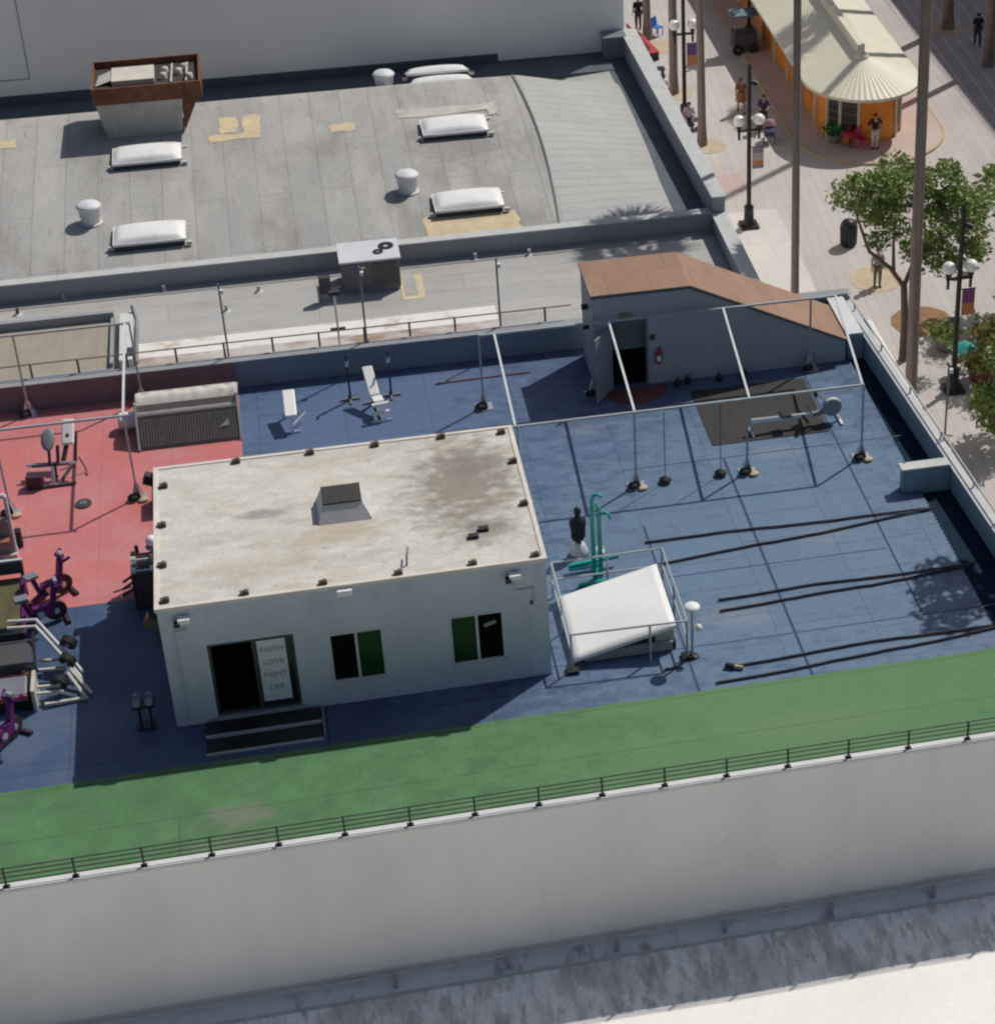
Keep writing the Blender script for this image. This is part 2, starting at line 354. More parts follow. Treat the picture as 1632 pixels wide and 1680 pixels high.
# parapets
MB().box(1.93, 20.3, 15.2, 15.47, -.3, .84).build('rear_parapet', DEEPBLUE, gym)
MB().box(PX0, 1.93, 15.2, 15.47, -.3, .84).build('maroon_rear_parapet', MAROON, gym)
MB().box(PX0, 20.3, 15.17, 15.5, .84, .875).build('rear_coping', mat('rear_coping_grey', (.27, .28, .29), .7), gym)


def pxin(y):          # inner face of the street parapet
    return 20.62-(y-3)*.05


def quadbox(mb, pts, z0, z1):
    return mb.prism(pts, z0, z1)


quadbox(MB(), [(pxin(-4.55), -4.55), (pxin(-4.55)+.25, -4.55), (pxin(15.2)+.25, 15.2), (pxin(15.2), 15.2)], -.3, .6).build('street_parapet', LTBLUE, gym)
quadbox(MB(), [(pxin(-4.55)-.02, -4.58), (pxin(-4.55)+.27, -4.58), (pxin(15.2)+.27, 15.5), (pxin(15.2)-.02, 15.5)], .6, .64).build('street_coping', CAP, gym)
MB().box(19.15, 20.47, 5.58, 5.86, -.31, .7).build('partition_wall', LTBLUE, gym)
MB().box(19.1, 20.44, 5.54, 5.9, .7, .75).build('partition_coping', CAP, gym)
MB().box(19.6, 20.1, 12.9, 15.1, -.31, .76).build('low_wall', LTBLUE, gym)
MB().box(19.56, 20.06, 12.86, 15.14, .76, .81).build('low_wall_coping', mat('pale_coping', (.62, .63, .62)), gym)
MB().lathe([(0.001, .009), (.95, .009), (.95, .004)], (13.1, 12.6, 0), 24, PI, 2*PI).build('red_doormat', mat('dark_red_mat', (.16, .05, .05), .8), gym)

# front guard rail
fr = thing('guard_rail', 'low black four bar guard rail along the front edge of the green turf strip', 'railing', (5, -4.67, .13))
for k in range(22):
    x = -9.2+1.413*k
    m = MB(); m.cbox((x-5, 0, .26), (.042, .042, .52)); m.cbox((x-5, 0, .008), (.14, .12, .016)); m.build('post', BLACKP, fr)
for z in (.12, .25, .38, .5):
    MB().bar((-15.3, .012, z), (15.55, .012, z), .019).build('rail', BLACKP, fr)
# rear guard rail, short stubs behind parapet
rr = thing('guard_rail', 'low rusty guard rail on short stubs behind the rear roof parapet', 'railing', (4, 15.56, .35))
for u in (-60, 55, 132, 212, 292, 371, 450, 526, 600, 674, 748, 822, 895):
    p = at(u, 600-(u-300)*.105, y=15.6)
    MB().cbox((p.x-4, 0.05, .3), (.06, .06, 1.3)).build('post', mat('rusty_post', (.2, .15, .12), .8), rr)
MB().bar((-9.5, .05, .93), (7.8, .05, .93), .03).build('rail', mat('rusty_post', ()), rr)
# street rail
sr = thing('guard_rail', 'thin grey pipe rail on the outer edge of the street side parapet', 'railing', (20.7, 5, .64))
L0 = lambda y, z: (pxin(y)+.22-20.7, y-5, z)
for z in (.22,):
    MB().tube([L0(-4.4, z), L0(15.2, z)], .026, 6).build('rail', CAP, sr)
for y in (-3, -.5, 2, 4.5, 7, 9.5, 12, 14.5):
    MB().tube([L0(y, 0), L0(y, .24)], .03, 6).build('post', CAP, sr)

# string poles
GP = 'thin grey light poles round the gym roof'
pole = thing('light_pole', 'thin grey pole clamped to the rear parapet beside the red and blue floor boundary', 'pole', (1.75, 15.53, .5), 0, GP)
MB().tube([(0, 0, 0), (0, 0, 2.75)], .03, 6).build('shaft', mat('pole_grey', (.2, .21, .22), .5), pole)
MB().cbox((0, -.06, .25), (.12, .1, .2)).build('clamp', STEEL, pole)
MB().cbox((.06, 0, 2.5), (.1, .1, .12)).build('socket', WHITE, pole)
dup(pole, (5.72, 15.53, .6), 0, 'thin grey pole clamped to the rear parapet in front of the boxy air unit')
dup(pole, (9.66, 15.53, .4), 0, 'thin grey pole at the rear parapet, by the corner of the roof pipe frame')
dup(pole, (20.74, 6.96, .3), 0, 'thin grey pole on the street parapet just behind the white topped partition wall')
dup(pole, (20.93, 2.84, .2), 0, 'thin grey pole on the street parapet nearest the black ropes')
o = thing('sign_stand', 'thin white pipe stand with dark crossbar behind the rear parapet', 'stand', (4.95, 16.4, .36))
MB().tube([(0, 0, 0), (0, 0, 1.7)], .035, 6).build('shaft', WHITE, o); MB().bar((-.22, 0, .55), (.22, 0, .55), .06).build('crossbar', DKSTEEL, o); MB().cbox((0, 0, 1.75), (.3, .15, .12)).build('cap', DKSTEEL, o)

# ================================================================== CABIN
W, D, H = 8.762, 5.864, 3.4
cab = thing('rooftop_cabin', 'long blue grey cabin with stained white flat roof in the middle of the gym', 'cabin')
t = .12
holes = [(.95, 2.88, .15, 2.22), (3.66, 4.90, .65, 2.06), (6.44, 7.70, .68, 2.08)]
m = MB(); xs = 0
for x0, x1, z0, z1 in holes:
    m.box(xs, x0, 0, t, 0, 3.34); m.box(x0, x1, 0, t, 0, z0); m.box(x0, x1, 0, t, z1, 3.34); xs = x1
m.box(xs, W, 0, t, 0, 3.34); m.box(0, t, t, D, 0, 3.34); m.box(W-t, W, t, D, 0, 3.34); m.box(t, W-t, D-t, D, 0, 3.34)
m.build('wall', CABIN, cab)
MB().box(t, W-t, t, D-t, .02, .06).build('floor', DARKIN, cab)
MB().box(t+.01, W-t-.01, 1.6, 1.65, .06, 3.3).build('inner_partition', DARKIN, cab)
cr_ = MB().box(-.03, W+.03, -.03, D+.03, 3.34, 3.4).build('roof', CABROOF, cab)
m = MB()
for x0, x1, y0, y1 in ((-.04, .07, -.04, D+.04), (W-.07, W+.04, -.04, D+.04), (.07, W-.07, -.04, .06), (.07, W-.07, D-.06, D+.04)):
    m.box(x0, x1, y0, y1, 3.33, 3.425)
m.build('roof_edge', mat('cream_edge', (.66, .61, .54), .7), cab)
for i, (x, y) in enumerate([(.2, .25), (1.95, .12), (3.7, .12), (5.4, .12), (7.1, .12), (8.55, .12), (.15, 1.65), (.15, 3.3), (.2, 5.0), (1.95, 5.72), (3.75, 5.72), (5.35, 5.72), (7, 5.72), (8.5, 5.6), (8.6, 4.2), (8.6, 2.3)]):
    b = MB().cbox((x, y, 3.445), (.2, .12, .09)); b.cbox((x+.03, y, 3.5), (.08, .1, .04)); b.build('tie_down_bracket', mat('bracket_brown', (.1, .075, .055), .8), cab)
hx0, hx1, hy0, hy1 = 3.9, 4.82, 2.75, 3.5
m = MB(); m.add([(hx0-.15, hy0-.25, 3.405), (hx1+.2, hy0-.25, 3.405), (hx1+.2, hy1+.12, 3.405), (hx0-.15, hy1+.12, 3.405), (hx0, hy0, 3.78), (hx1, hy0, 3.78), (hx1, hy1, 3.78), (hx0, hy1, 3.78)],
               [(0, 1, 5, 4), (1, 2, 6, 5), (2, 3, 7, 6), (3, 0, 4, 7)])
hb = m.build('vent_hatch', mat('grey_hatch', (.55, .55, .55), .6), cab)
MB().box(hx0, hx1, hy0, hy1, 3.7, 3.83).build('grille', mat('dark_grille', (.03, .028, .025), .8, .2, 3, bricks=(.5, .06, .012, 0, 2.2, .1)), hb)
for x, y in ((7.25, 1.2), (7.52, 1.45)):
    MB().cbox((x, y, 3.44), (.24, .15, .08)).build('roof_vent', BLACK, cab)
MB().tube([(5.62, .42, 3.4), (5.64, .46, 3.62), (5.70, .8, 3.65)], .025, 6).build('vent_pipe', STEEL, cab)
# sliding door
m = MB(); m.box(.97, 2.86, .02, .10, .16, .21); m.box(.97, 2.86, .02, .1, 2.15, 2.2); m.box(.97, 1.02, .02, .1, .21, 2.15); m.box(2.81, 2.86, .02, .1, .21, 2.15); m.box(1.93, 2.02, .02, .1, .21, 2.15)
dr = m.build('sliding_door', DKSTEEL, cab)
MB().box(2.03, 2.8, .05, .07, .23, 2.14).build('glass_panel', GLASSD, dr)
ps = MB().box(2.04, 2.68, .035, .045, .36, 2.12).build('poster', POSTER, dr)
for i, tx in enumerate(('FAITH', 'LOVE', 'FIGHT', 'LIFE')):
    lettering(tx, .2, INK, dr, Matrix.Translation((2.37, .03, 1.79-.37*i)) @ Matrix.Rotation(PI/2, 4, 'X'))
MB().box(.9, 2.95, -.1, .02, .07, .15).build('door_sill', mat('sill_grey', (.27, .3, .32), .6), cab)
for k, (x0, x1, z0, z1) in enumerate(holes[1:]):
    m = MB(); e = .045
    m.box(x0, x1, -.012, .07, z0, z0+e); m.box(x0, x1, -.012, .07, z1-e, z1); m.box(x0, x0+e, -.012, .07, z0+e, z1-e); m.box(x1-e, x1, -.012, .07, z0+e, z1-e); xm = (x0+x1)/2; m.box(xm-.03, xm+.03, -.012, .07, z0+e, z1-e)
    wn = m.build('window', ALU, cab)
    MB().box(x0-.04, x1+.04, -.07, -.013, z0-.04, z0).build('sill', ALU, wn)
    ga, gb = (x0+e, xm-.03), (xm+.03, x1-e)
    if k == 1:
        ga, gb = gb, ga
    MB().box(ga[0], ga[1], .04, .05, z0+e, z1-e).build('interior_shade_panel', DARKIN, wn)  # black sheet standing in for the shade behind the open window half
    MB().box(gb[0], gb[1], .02, .03, z0+e, z1-e).build('turf_reflection_pane', GLASSTURF, wn)
MB().cbox((7.38, .033, 1.72), (.3, .008, .1), Matrix.Rotation(R(-18), 3, 'Y')).build('window_sticker', mat('grey_sticker', (.25, .24, .22)), cab)
for x in (.56, 8.02):
    fl = MB().cbox((x, -.12, 3.1), (.26, .2, .12)).build('floodlight', WHITE, cab, .01)
    MB().cbox((x-.16, -.16, 3.03), (.14, .16, .1)).build('lamp_head', BLACKP, fl)
MB().cbox((4.15, -.08, 3.26), (.34, .16, .14)).build('junction_box', WHITE, cab, .01)
MB().cbox((8.38, -.02, 2.2), (.07, .04, .09)).build('socket_box', DKSTEEL, cab)
for y, z in ((.15, 3.0), (D-.1, 3.2)):
    MB().cbox((-.16, y, z), (.28, .22, .26), Matrix.Rotation(R(25), 3, 'Y')).build('side_floodlight', BLACKP, cab)
MB().tube([(8.02, -.035, 3.02), (8.02, -.035, 2.62), (8.45, -.035, 2.62), (8.45, -.035, 2.26)], .018, 6).build('conduit', CABIN, cab)
MB().tube([(.56, -.03, 3.02), (.56, -.03, 2.75), (.3, -.03, 2.75), (.3, -.03, .1)], .015, 6).build('conduit', CABIN, cab)
MB().tube([(-.05, .1, 2.9), (-.05, .1, 2.3)], .05, 6).build('conduit', BLACKP, cab)
st = thing('door_steps', 'two dark wooden steps with pale nosings below the cabin door', 'steps', (1.95, -.55, 0))
MB().box(-1.3, 1.32, -.04, .44, 0, .09).build('upper_tread', BLACKP, st); MB().box(-1.3, 1.34, -.62, -.05, 0, .03).build('lower_tread', BLACKP, st)
MB().box(-1.3, 1.32, -.1, -.041, .02, .1).build('nosing', mat('step_nosing', (.36, .38, .4), .6), st); MB().box(-1.3, 1.34, -.68, -.621, .0, .045).build('nosing', MATS['step_nosing'], st)
MB().box(1.345, 1.39, -.68, .44, 0, .1).build('side_panel', STEEL, st)

# ================================================================== STAIR ENCLOSURE
YF, YB = 12.72, 14.75
sh = thing('stair_enclosure', 'dark grey stair enclosure with brown roof that slopes down to the street', 'stair house', (15, 13.9, 0))
XL, XK, XR = 12.0, 14.82, 19.5; ZT, ZE = 3.02, .66
dx0, dx1, dz = 12.53, 13.52, 2.12
m = MB()


def panel(m, y0, y1, poly):   # xz polygon extruded in y
    n = len(poly); m.add([(x, y0, z) for x, z in poly]+[(x, y1, z) for x, z in poly], [list(range(n)), list(range(n, 2*n))[::-1]]+[(i, (i+1) % n, (i+1) % n+n, i+n) for i in range(n)])


panel(m, YF, YF+.12, [(XL, 0), (dx0, 0), (dx0, ZT), (XL, ZT)]); panel(m, YF, YF+.12, [(dx0, dz), (dx1, dz), (dx1, ZT), (dx0, ZT)])
panel(m, YF, YF+.12, [(dx1, 0), (XR, 0), (XR, ZE), (XK, ZT), (dx1, ZT)])
panel(m, YB-.12, YB, [(XL, 0), (XR, 0), (XR, ZE), (XK, ZT), (XL, ZT)])
m.box(XL, XL+.12, YF+.12, YB-.12, 0, ZT); m.box(XR-.1, XR, YF+.12, YB-.12, 0, ZE)
m.build('wall', STAIRW, sh, world=True)
m = MB(); panel(m, YF-.06, YB+.04, [(XL-.05, ZT), (XK, ZT), (XR+.05, ZE), (XR+.05, ZE+.08), (XK+.02, ZT+.1), (XL-.05, ZT+.1)]); m.build('roof', BROWN, sh, world=True)
m = MB(); panel(m, YF-.075, YF-.061, [(XL-.05, ZT+.0), (XK, ZT+.0), (XR+.05, ZE-.0), (XR+.05, ZE+.05), (XK+.02, ZT+.07), (XL-.05, ZT+.07)]); m.build('roof_fascia', mat('fascia_grey', (.1, .105, .115), .7), sh, world=True)
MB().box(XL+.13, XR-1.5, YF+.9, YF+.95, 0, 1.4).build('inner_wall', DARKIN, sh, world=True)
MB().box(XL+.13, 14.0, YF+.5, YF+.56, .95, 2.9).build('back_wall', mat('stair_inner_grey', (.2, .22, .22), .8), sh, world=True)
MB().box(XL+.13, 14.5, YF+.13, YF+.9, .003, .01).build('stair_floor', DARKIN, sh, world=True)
dl = MB(); a = Vector((dx0-.02, YF-.03, 0)); b = Vector((11.92, 11.95, 0)); dl.bar(a+Vector((0, 0, 1.05)), b+Vector((0, 0, 1.05)), .045, 2.06)
dl = dl.build('door_leaf', mat('door_grey', (.24, .265, .3), .6), sh, world=True)
m = MB()
for x0, x1, z0, z1 in ((dx0-.05, dx0, 0, dz+.06), (dx1, dx1+.05, 0, dz+.06), (dx0, dx1, dz, dz+.06)):
    m.box(x0, x1, YF-.02, YF-.001, z0, z1)
m.build('door_frame', mat('frame_grey', (.13, .14, .15)), sh, world=True)
MB().cbox((12.95, YF-.03, 2.36), (.38, .05, .15)).build('exit_sign', mat('dull_yellow_sign', (.3, .28, .12), .6), sh, world=True)
MB().cbox((13.7, YF-.03, 1.55), (.14, .05, .16)).build('switch_box', DKSTEEL, sh, world=True)
for x, z in ((11.93, 2.4), (11.95, 1.75)):
    MB().cbox((x-.05, 13.4, z), (.18, .14, .12)).build('wall_lamp', BLACKP, sh, world=True)
ex = thing('fire_extinguisher', 'red fire extinguisher with white label hung on the stair enclosure wall', 'fire extinguisher', (13.85, YF-.1, .72))
MB().lathe([(.001, 0), (.085, 0), (.09, .04), (.09, .32), (.06, .4), (.03, .42), (.03, .46), (.001, .46)], n=12).build('cylinder', mat('extinguisher_red', (.4, .02, .02), .35), ex)
MB().lathe([(.0915, .1), (.0915, .27)], n=10, a0=PI*1.3, a1=PI*2.1).build('label_band', WHITE, ex); MB().bar((-.03, 0, .47), (.1, 0, .5), .03).build('handle', BLACKP, ex)
MB().tube([(.04, 0, .43), (.12, -.02, .3), (.1, -.03, .1)], .012, 5).build('hose', BLACK, ex)
m = MB()
for i, (x, ky_) in enumerate(((14.35, 12.38), (14.68, 12.47), (15.6, 12.4), (16.35, 12.45))):
    kb_ = thing('kettlebell', 'black kettlebell on the deck at the foot of the stair enclosure wall', 'kettlebell', (x, ky_, 0), rnd.uniform(0, 3), 'kettlebells along the stair wall')
    MB().ell((0, 0, .11), .11, 10, 7).build('body', BLACK, kb_); MB().tube([(-.07, 0, .17), (-.08, 0, .26), (0, 0, .3), (.08, 0, .26), (.07, 0, .17)], .016, 6).build('handle', DKSTEEL, kb_)
MB_mat = MB().box(14.66, 18.03, 9.0, 12.0, .007, .02)
tag(MB_mat.build('floor_mat', mat('charcoal_mat', (.042, .041, .039), .85, .25, 2, 30, stretch=(4, .6, 1), bricks=(20, .11, .02, PI/2, .75, .06))), 'large worn charcoal ribbed mat on the blue deck under the rowing machine', 'mat')

# ================================================================== PIPE FRAMES


def foot(m2, x, y, par, tan=True):
    f = MB(); f.box(x-.24, x+.24, y-.2, y+.2, 0, .03)
    for a in range(4):
        d = Vector((math.cos(a*PI/2+.6), math.sin(a*PI/2+.6), 0)); q = d.cross(Vector((0, 0, 1)))*.012
        A = [(x+d.x*.035, y+d.y*.035, .5), (x+d.x*.21, y+d.y*.21, .031), (x+d.x*.035, y+d.y*.035, .031)]
        f.add([(p[0]-q.x, p[1]-q.y, p[2]) for p in A]+[(p[0]+q.x, p[1]+q.y, p[2]) for p in A], [(0, 1, 2), (3, 5, 4), (0, 3, 4, 1), (1, 4, 5, 2), (2, 5, 3, 0)])
    fo = f.build('post_foot', CHROME, par)
    k = MB(); k.ell((x-.1, y-.1, .1), (.17, .15, .1), 10, 6, Matrix.Rotation(.5, 3, 'Z')); k.build('ballast_bag', BLACK, fo)
    if tan:
        MB().ell((x+.15, y-.2, .05), (.15, .1, .055), 10, 6, Matrix.Rotation(.4, 3, 'Z')).build('sand_bag', mat('tan_bag', (.5, .4, .26), .85), fo)


def frame(label, xs, xcross, yf, yb, zt, postsF, postsB, xext=None, xb=None):
    pf = thing('pipe_frame', label, 'pipe frame', (0, 0, 0)); r = .08
    x0, x1 = (xext or (min(xs), max(xs)))
    MB().bar((x0, yf, zt), (x1, yf, zt), .055).build('beam', ZINC, pf); MB().bar((x0, yb, zt), (xb or x1, yb, zt), .055).build('beam', ZINC, pf)
    for x in xcross:
        x, x2 = x if isinstance(x, tuple) else (x, x)
        MB().bar((x, yf+.03, zt+.005), (x2, yb-.03, zt+.005), .06).build('cross_beam', mat('bright_zinc', (.6, .64, .63), .4), pf)
    for x in postsF:
        MB().bar((x, yf, 0.03), (x, yf, zt-.03), .052).build('post', ZINC, pf); foot(MB(), x, yf, pf)
    for x in postsB:
        MB().bar((x, yb, 0.03), (x, yb, zt-.03), .052).build('post', ZINC, pf); foot(MB(), x, yb, pf, False)
    return pf


frame('wide pale pipe frame over the blue deck in front of the stair enclosure', [9.1, 18.5], [(9.06, 9.16), (12.24, 12.42), (15.36, 15.75), (18.5, 19.08)], 7.5, 12.5, 2.35, [9.1, 12.22, 15.3, 18.53], [8.72, 11.9, 18.35], (8.72, 18.55), 19.12)
frame('pale pipe frame over the red deck at the left edge', [-8, -.9], [-.92], 9.95, 15.0, 2.6, [-.92, -4.2], [-.8, -3.95], (-7.5, -.78))

# hanging ropes
for x, lab in ((13.02, 'black ball on a thin rope hanging nearest the dark post foot'), (14.56, 'black ball on a thin rope hanging in front of the charcoal mat')):
    hb_ = thing('hanging_ball', lab, 'hanging ball', (x, 7.5, .06), 0, 'black balls hanging from the pipe frame')
    MB().lathe([(.001, .12), (.08, .11), (.17, .05), (.17, .02), (.001, 0)], n=14).build('ball', BLACK, hb_); MB().tube([(0, 0, .15), (0, 0, 2.2)], .012, 5).build('rope', DKSTEEL, hb_)

# ================================================================== ROPES
GR = 'battle ropes lying on the blue deck'


def brope(label, far, a, b, mid=.14, seedv=1):
    r = random.Random(seedv); m = MB()
    for e, sgn in ((a, 1), (b, -1)):
        pts = []
        for i in range(25):
            s = i/24; x = far[0]+(e[0]-far[0])*s; y = far[1]+(e[1]-far[1])*s+sgn*mid*math.sin(PI*s)*(.6)+r.uniform(-.012, .012)*math.sin(PI*s)+.035*math.sin(s*9+seedv)*math.sin(PI*s)
            pts.append((x, y, .045+.02*math.exp(-s*12)))
        m.tube(pts, .03, 7)
    o = m.build('battle_rope', ROPE); tag(o, label, 'battle rope', GR)
    return o


brope('doubled dark battle rope nearest the partition wall, running to the white hatch', (19.75, 4.62), (11.94, 4.8), (12.0, 3.75), .05, 1)
brope('doubled dark battle rope in the middle between the other two ropes', (20.0, 1.95), (13.26, 1.93), (13.2, 1.48), .1, 2)
brope('doubled dark battle rope along the edge of the green turf', (20.3, -.62), (12.95, -.76), (12.5, -1.27), .15, 3)
# blocks on ropes
cn = thing('rope_handle', 'short black rope handle resting on the end of the turf side rope', 'rope handle', (12.95, -.76, .06))
MB().tube([(-.1, .05, 0.02), (.1, -.05, 0.02)], .07, 8).build('grip', BLACK, cn); MB().tube([(.1, -.05, .02), (.3, -.12, 0)], .05, 8).build('sleeve', mat('tan_tape', (.4, .32, .24)), cn)

# ================================================================== HATCH WITH WHITE LID + RAIL
ht = thing('roof_hatch', 'square roof hatch with tilted white lid inside a pipe rail beside the cabin', 'roof hatch', (10.55, 1.4, 0))
MB().box(9.35, 11.85, .3, 2.45, 0, .2).build('curb', BLACKP, ht, world=True)
MB().box(9.6, 11.75, .2, .29, .05, .3).build('front_lip', mat('grey_lip', (.3, .31, .31)), ht, world=True)
MB().box(11.35, 11.8, .3, .6, .2, .7).build('motor_box', PALE, ht, world=True)


def lid(u, v):
    x = 9.33+2.5*u; y = .1+2.5*v; z = .24+.62*u+.06*v
    z += .12*math.sin(PI*u)*math.sin(PI*v); return (x, y, z)


MB().grid(lid, 14, 12, .09).build('lid', SHEET, ht, world=True)
rl = thing('hatch_rail', 'pipe guard rail standing around the white roof hatch', 'railing', (10.6, 1.4, 0))
rp = [(9.25, 0), (12.05, -.08), (12.05, 3.0), (9.25, 3.0)]
for x, y in rp+[(11.15, -.07), (9.25, 1.5), (12.05, 1.5), (10.65, 3.0)]:
    MB().tube([(x, y, 0), (x, y, 1.08)], .028, 6).build('post', ZINC, rl, world=True)
for z in (1.08, .55):
    for a, b in zip(rp, rp[1:]+rp[:1]):
        if z < 1 and a[1] < .5 and b[1] < .5:
            continue
        MB().tube([(*a, z), (*b, z)], .026, 6).build('rail', ZINC, rl, world=True)
for x, y in ((9.25, 0), (12.05, -.08)):
    MB().cbox((x, y-.04, .05), (.3, .26, .1)).build('post_base', BLACKP, rl, world=True)
MB().tube([(12.1, -.1, .1), (11.75, -.45, .04), (11.4, -.5, .04)], .03, 5).build('brace', DKSTEEL, rl, world=True)
fn_ = thing('stand_lamp', 'white round headed lamp on a pole at the front right corner of the hatch rail', 'lamp', (12.17, -.12, 0))
MB().tube([(0, 0, 0), (0, 0, 1.45)], .035, 6).build('pole', ZINC, fn_); MB().ell((0, 0, 1.5), (.2, .2, .09)).build('head', WHITE, fn_); MB().ell((.16, .0, .85), (.09, .09, .1), 10, 6).build('side_lamp', WHITE, fn_); MB().lathe([(.001, .05), (.14, .04), (.16, 0)]).build('base', BLACKP, fn_)

# ================================================================== TEAL TOWER
tt = thing('exercise_tower', 'teal green steel pull up tower behind the white roof hatch', 'exercise tower', (10.4, 3.55, 0))
for x in (0, .17):
    MB().bar((x, 0, 0.06), (x, 0, 2.2), .1).build('upright', TEAL, tt)
MB().tube([(0, 0, 2.2), (.01, 0, 2.42), (.08, 0, 2.56), (.18, -.02, 2.58), (.26, -.04, 2.5)], .045, 8).build('hook_handle', TEAL, tt)
MB().tube([(.17, 0, 1.85), (.23, -.05, 2.02), (.33, -.1, 2.08), (.42, -.12, 2.0), (.44, -.12, 1.88)], .038, 8).build('hook_handle', TEAL, tt)
MB().bar((.17, 0, 2.15), (.08, 0, 2.3), .05).build('brace', TEAL, tt)
m = MB(); m.bar((-.6, .42, .2), (.7, .5, .26), .08); m.bar((-.6, .37, .13), (.25, .4, .13), .07); m.build('cross_bar', TEAL, tt)
MB().bar((-.45, -.25, .05), (.4, -.18, .05), .08).build('base_bar', TEAL, tt); MB().bar((.08, -.22, .06), (.08, .55, .06), .08).build('base_bar', TEAL, tt)

# training dummy
td = thing('training_dummy', 'black torso shaped boxing dummy on a round base next to the teal tower', 'boxing dummy', (10.2, 4.75, 0), R(10))
MB().lathe([(.001, .34), (.08, .36), (.17, .29), (.24, .1), (.25, .02), (.001, 0)], n=18).build('base', mat('grey_white_base', (.5, .52, .55), .4), td)
m = MB(); m.lathe([(.001, .42), (.14, .43), (.2, .55), (.19, .75), (.23, .95), (.22, 1.05), (.1, 1.13), (.065, 1.2)], n=16); m.v = [(x, y*.68, z) for x, y, z in m.v]; m.build('torso', BLACK, td)
m = MB(); m.ell((0, -.01, 1.32), (.095, .11, .14), 12, 8); m.ell((0, -.12, 1.3), (.02, .025, .03), 6, 5); m.build('head', BLACK, td)
MB().ell((.1, .05, .72), (.13, .11, .12), 8, 6).build('glove', mat('dark_green_glove', (.02, .06, .035), .6), td)
MB().tube([(0, 0, .3), (0, 0, .45)], .06, 8).build('neck_pipe', DKSTEEL, td)
bx = thing('white_bucket', 'small white bucket on the blue deck just right of the boxing dummy', 'bucket', (10.72, 4.5, 0))
MB().lathe([(.001, .02), (.09, 0), (.11, .26), (.1, .25), (.085, .05), (.001, .05)], n=14).build('pail', WHITE, bx); MB().tube([(-.11, 0, .25), (0, -.09, .33), (.11, 0, .25)], .006, 5).build('handle', STEEL, bx)

# rowing machine
rm = thing('rowing_machine', 'grey rowing machine with round flywheel, half on the charcoal mat', 'rowing machine', (17.1, 9.45, 0), R(3))
MB().bar((-1.25, 0, .42), (.55, 0, .34), .09, .11).build('monorail', CHROME, rm)
MB().cbox((-.25, 0, .48), (.3, .34, .07)).build('seat', BLACK, rm, .02)
fw = MB().disc((1.12, 0, .5), .27, (0, 1, 0), .16).build('flywheel', mat('flywheel_grey', (.25, .28, .32), .5), rm); MB().disc((1.12, 0, .5), .28, (0, 1, 0), .05, ri=.24).build('rim', WHITE, fw)
MB().bar((.55, 0, .34), (1.1, 0, .42), .12).build('body', STEEL, rm); MB().bar((1.05, 0, .6), (.65, 0, 1.0), .05).build('monitor_arm', CHROME, rm); MB().cbox((.63, 0, 1.02), (.05, .2, .16)).build('monitor', BLACKP, rm)
m = MB(); m.bar((1.2, 0, .3), (1.35, 0, .05), .06); m.bar((1.35, -.3, .04), (1.35, .3, .04), .06); m.build('front_foot', WHITE, rm)
m = MB(); m.bar((-1.2, 0, .38), (-1.25, 0, .05), .06); m.bar((-1.25, -.25, .04), (-1.25, .25, .04), .06); m.build('rear_foot', CHROME, rm)
for y in (-.14, .14):
    MB().cbox((.3, y, .3), (.06, .11, .28), Matrix.Rotation(R(-35), 3, 'Y')).build('foot_plate', BLACK, rm)
MB().tube([(.45, -.24, .5), (.45, .24, .5)], .02, 6).build('handle', BLACK, rm)

# ================================================================== BENCHES NEAR THE REAR PARAPET
b1 = thing('exercise_bench', 'plain white exercise bench alone by the red floor boundary', 'bench', (3.32, 12.75, 0))
RX = Matrix.Rotation(R(14), 3, 'X')
MB().cbox((0, .1, .66), (.34, 1.05, .09), RX).build('pad', WHITEPAD, b1, .03)
m = MB(); m.bar((0, -.35, .5), (0, -.42, .03), .07); m.bar((-.22, -.42, .03), (.22, -.42, .03), .06); m.build('leg', CHROME, b1)
m = MB(); m.bar((0, .5, .7), (0, .55, .03), .06); m.bar((-.22, .55, .03), (.22, .55, .03), .06); m.build('leg', DKSTEEL, b1)
MB().bar((0, -.36, .2), (.4, .2, .25), .03).build('adjuster_bar', PALE, b1)
b2 = thing('exercise_bench', 'white incline exercise bench with rollers between two rack stands', 'bench', (5.72, 13.1, 0), R(8))
MB().cbox((-.04, .28, .78), (.3, .95, .09), Matrix.Rotation(R(32), 3, 'X')).build('backrest', WHITEPAD, b2, .03)
MB().cbox((0, -.32, .5), (.3, .38, .09), Matrix.Rotation(R(-6), 3, 'X')).build('seat', WHITEPAD, b2, .03)
for z, y in ((.5, -.62), (.25, -.66)):
    MB().tube([(-.24, y, z), (.24, y, z)], .06, 8).build('roller', WHITEPAD, b2)
m = MB(); m.bar((0, -.6, .45), (0, -.75, .03), .06); m.bar((-.3, -.75, .03), (.3, -.75, .03), .06); m.build('leg', CHROME, b2)
m = MB(); m.bar((0, .15, .6), (0, .35, .03), .06); m.bar((-.3, .35, .03), (.3, .35, .03), .06); m.bar((0, -.75, .06), (0, .35, .06), .06); m.build('leg', STEEL, b2)
GS = 'squat rack stands by the rear parapet'
s1 = thing('rack_stand', 'dark squat stand left of the white incline bench', 'rack stand', (5.03, 13.75, 0), 0, GS)
MB().bar((0, 0, .04), (0, 0, 1.5), .06).build('upright', DKSTEEL, s1); m = MB(); m.bar((-.28, 0, .03), (.28, 0, .03), .06); m.bar((0, -.28, .031), (0, .28, .031), .05); m.build('base', STEEL, s1)
m = MB(); m.bar((0, -.02, 1.5), (0, -.14, 1.5), .05); m.bar((0, -.14, 1.48), (0, -.14, 1.6), .04); m.build('hook', BLACKP, s1); MB().cbox((0, 0, 1.2), (.09, .09, .14)).build('collar', CHROME, s1)
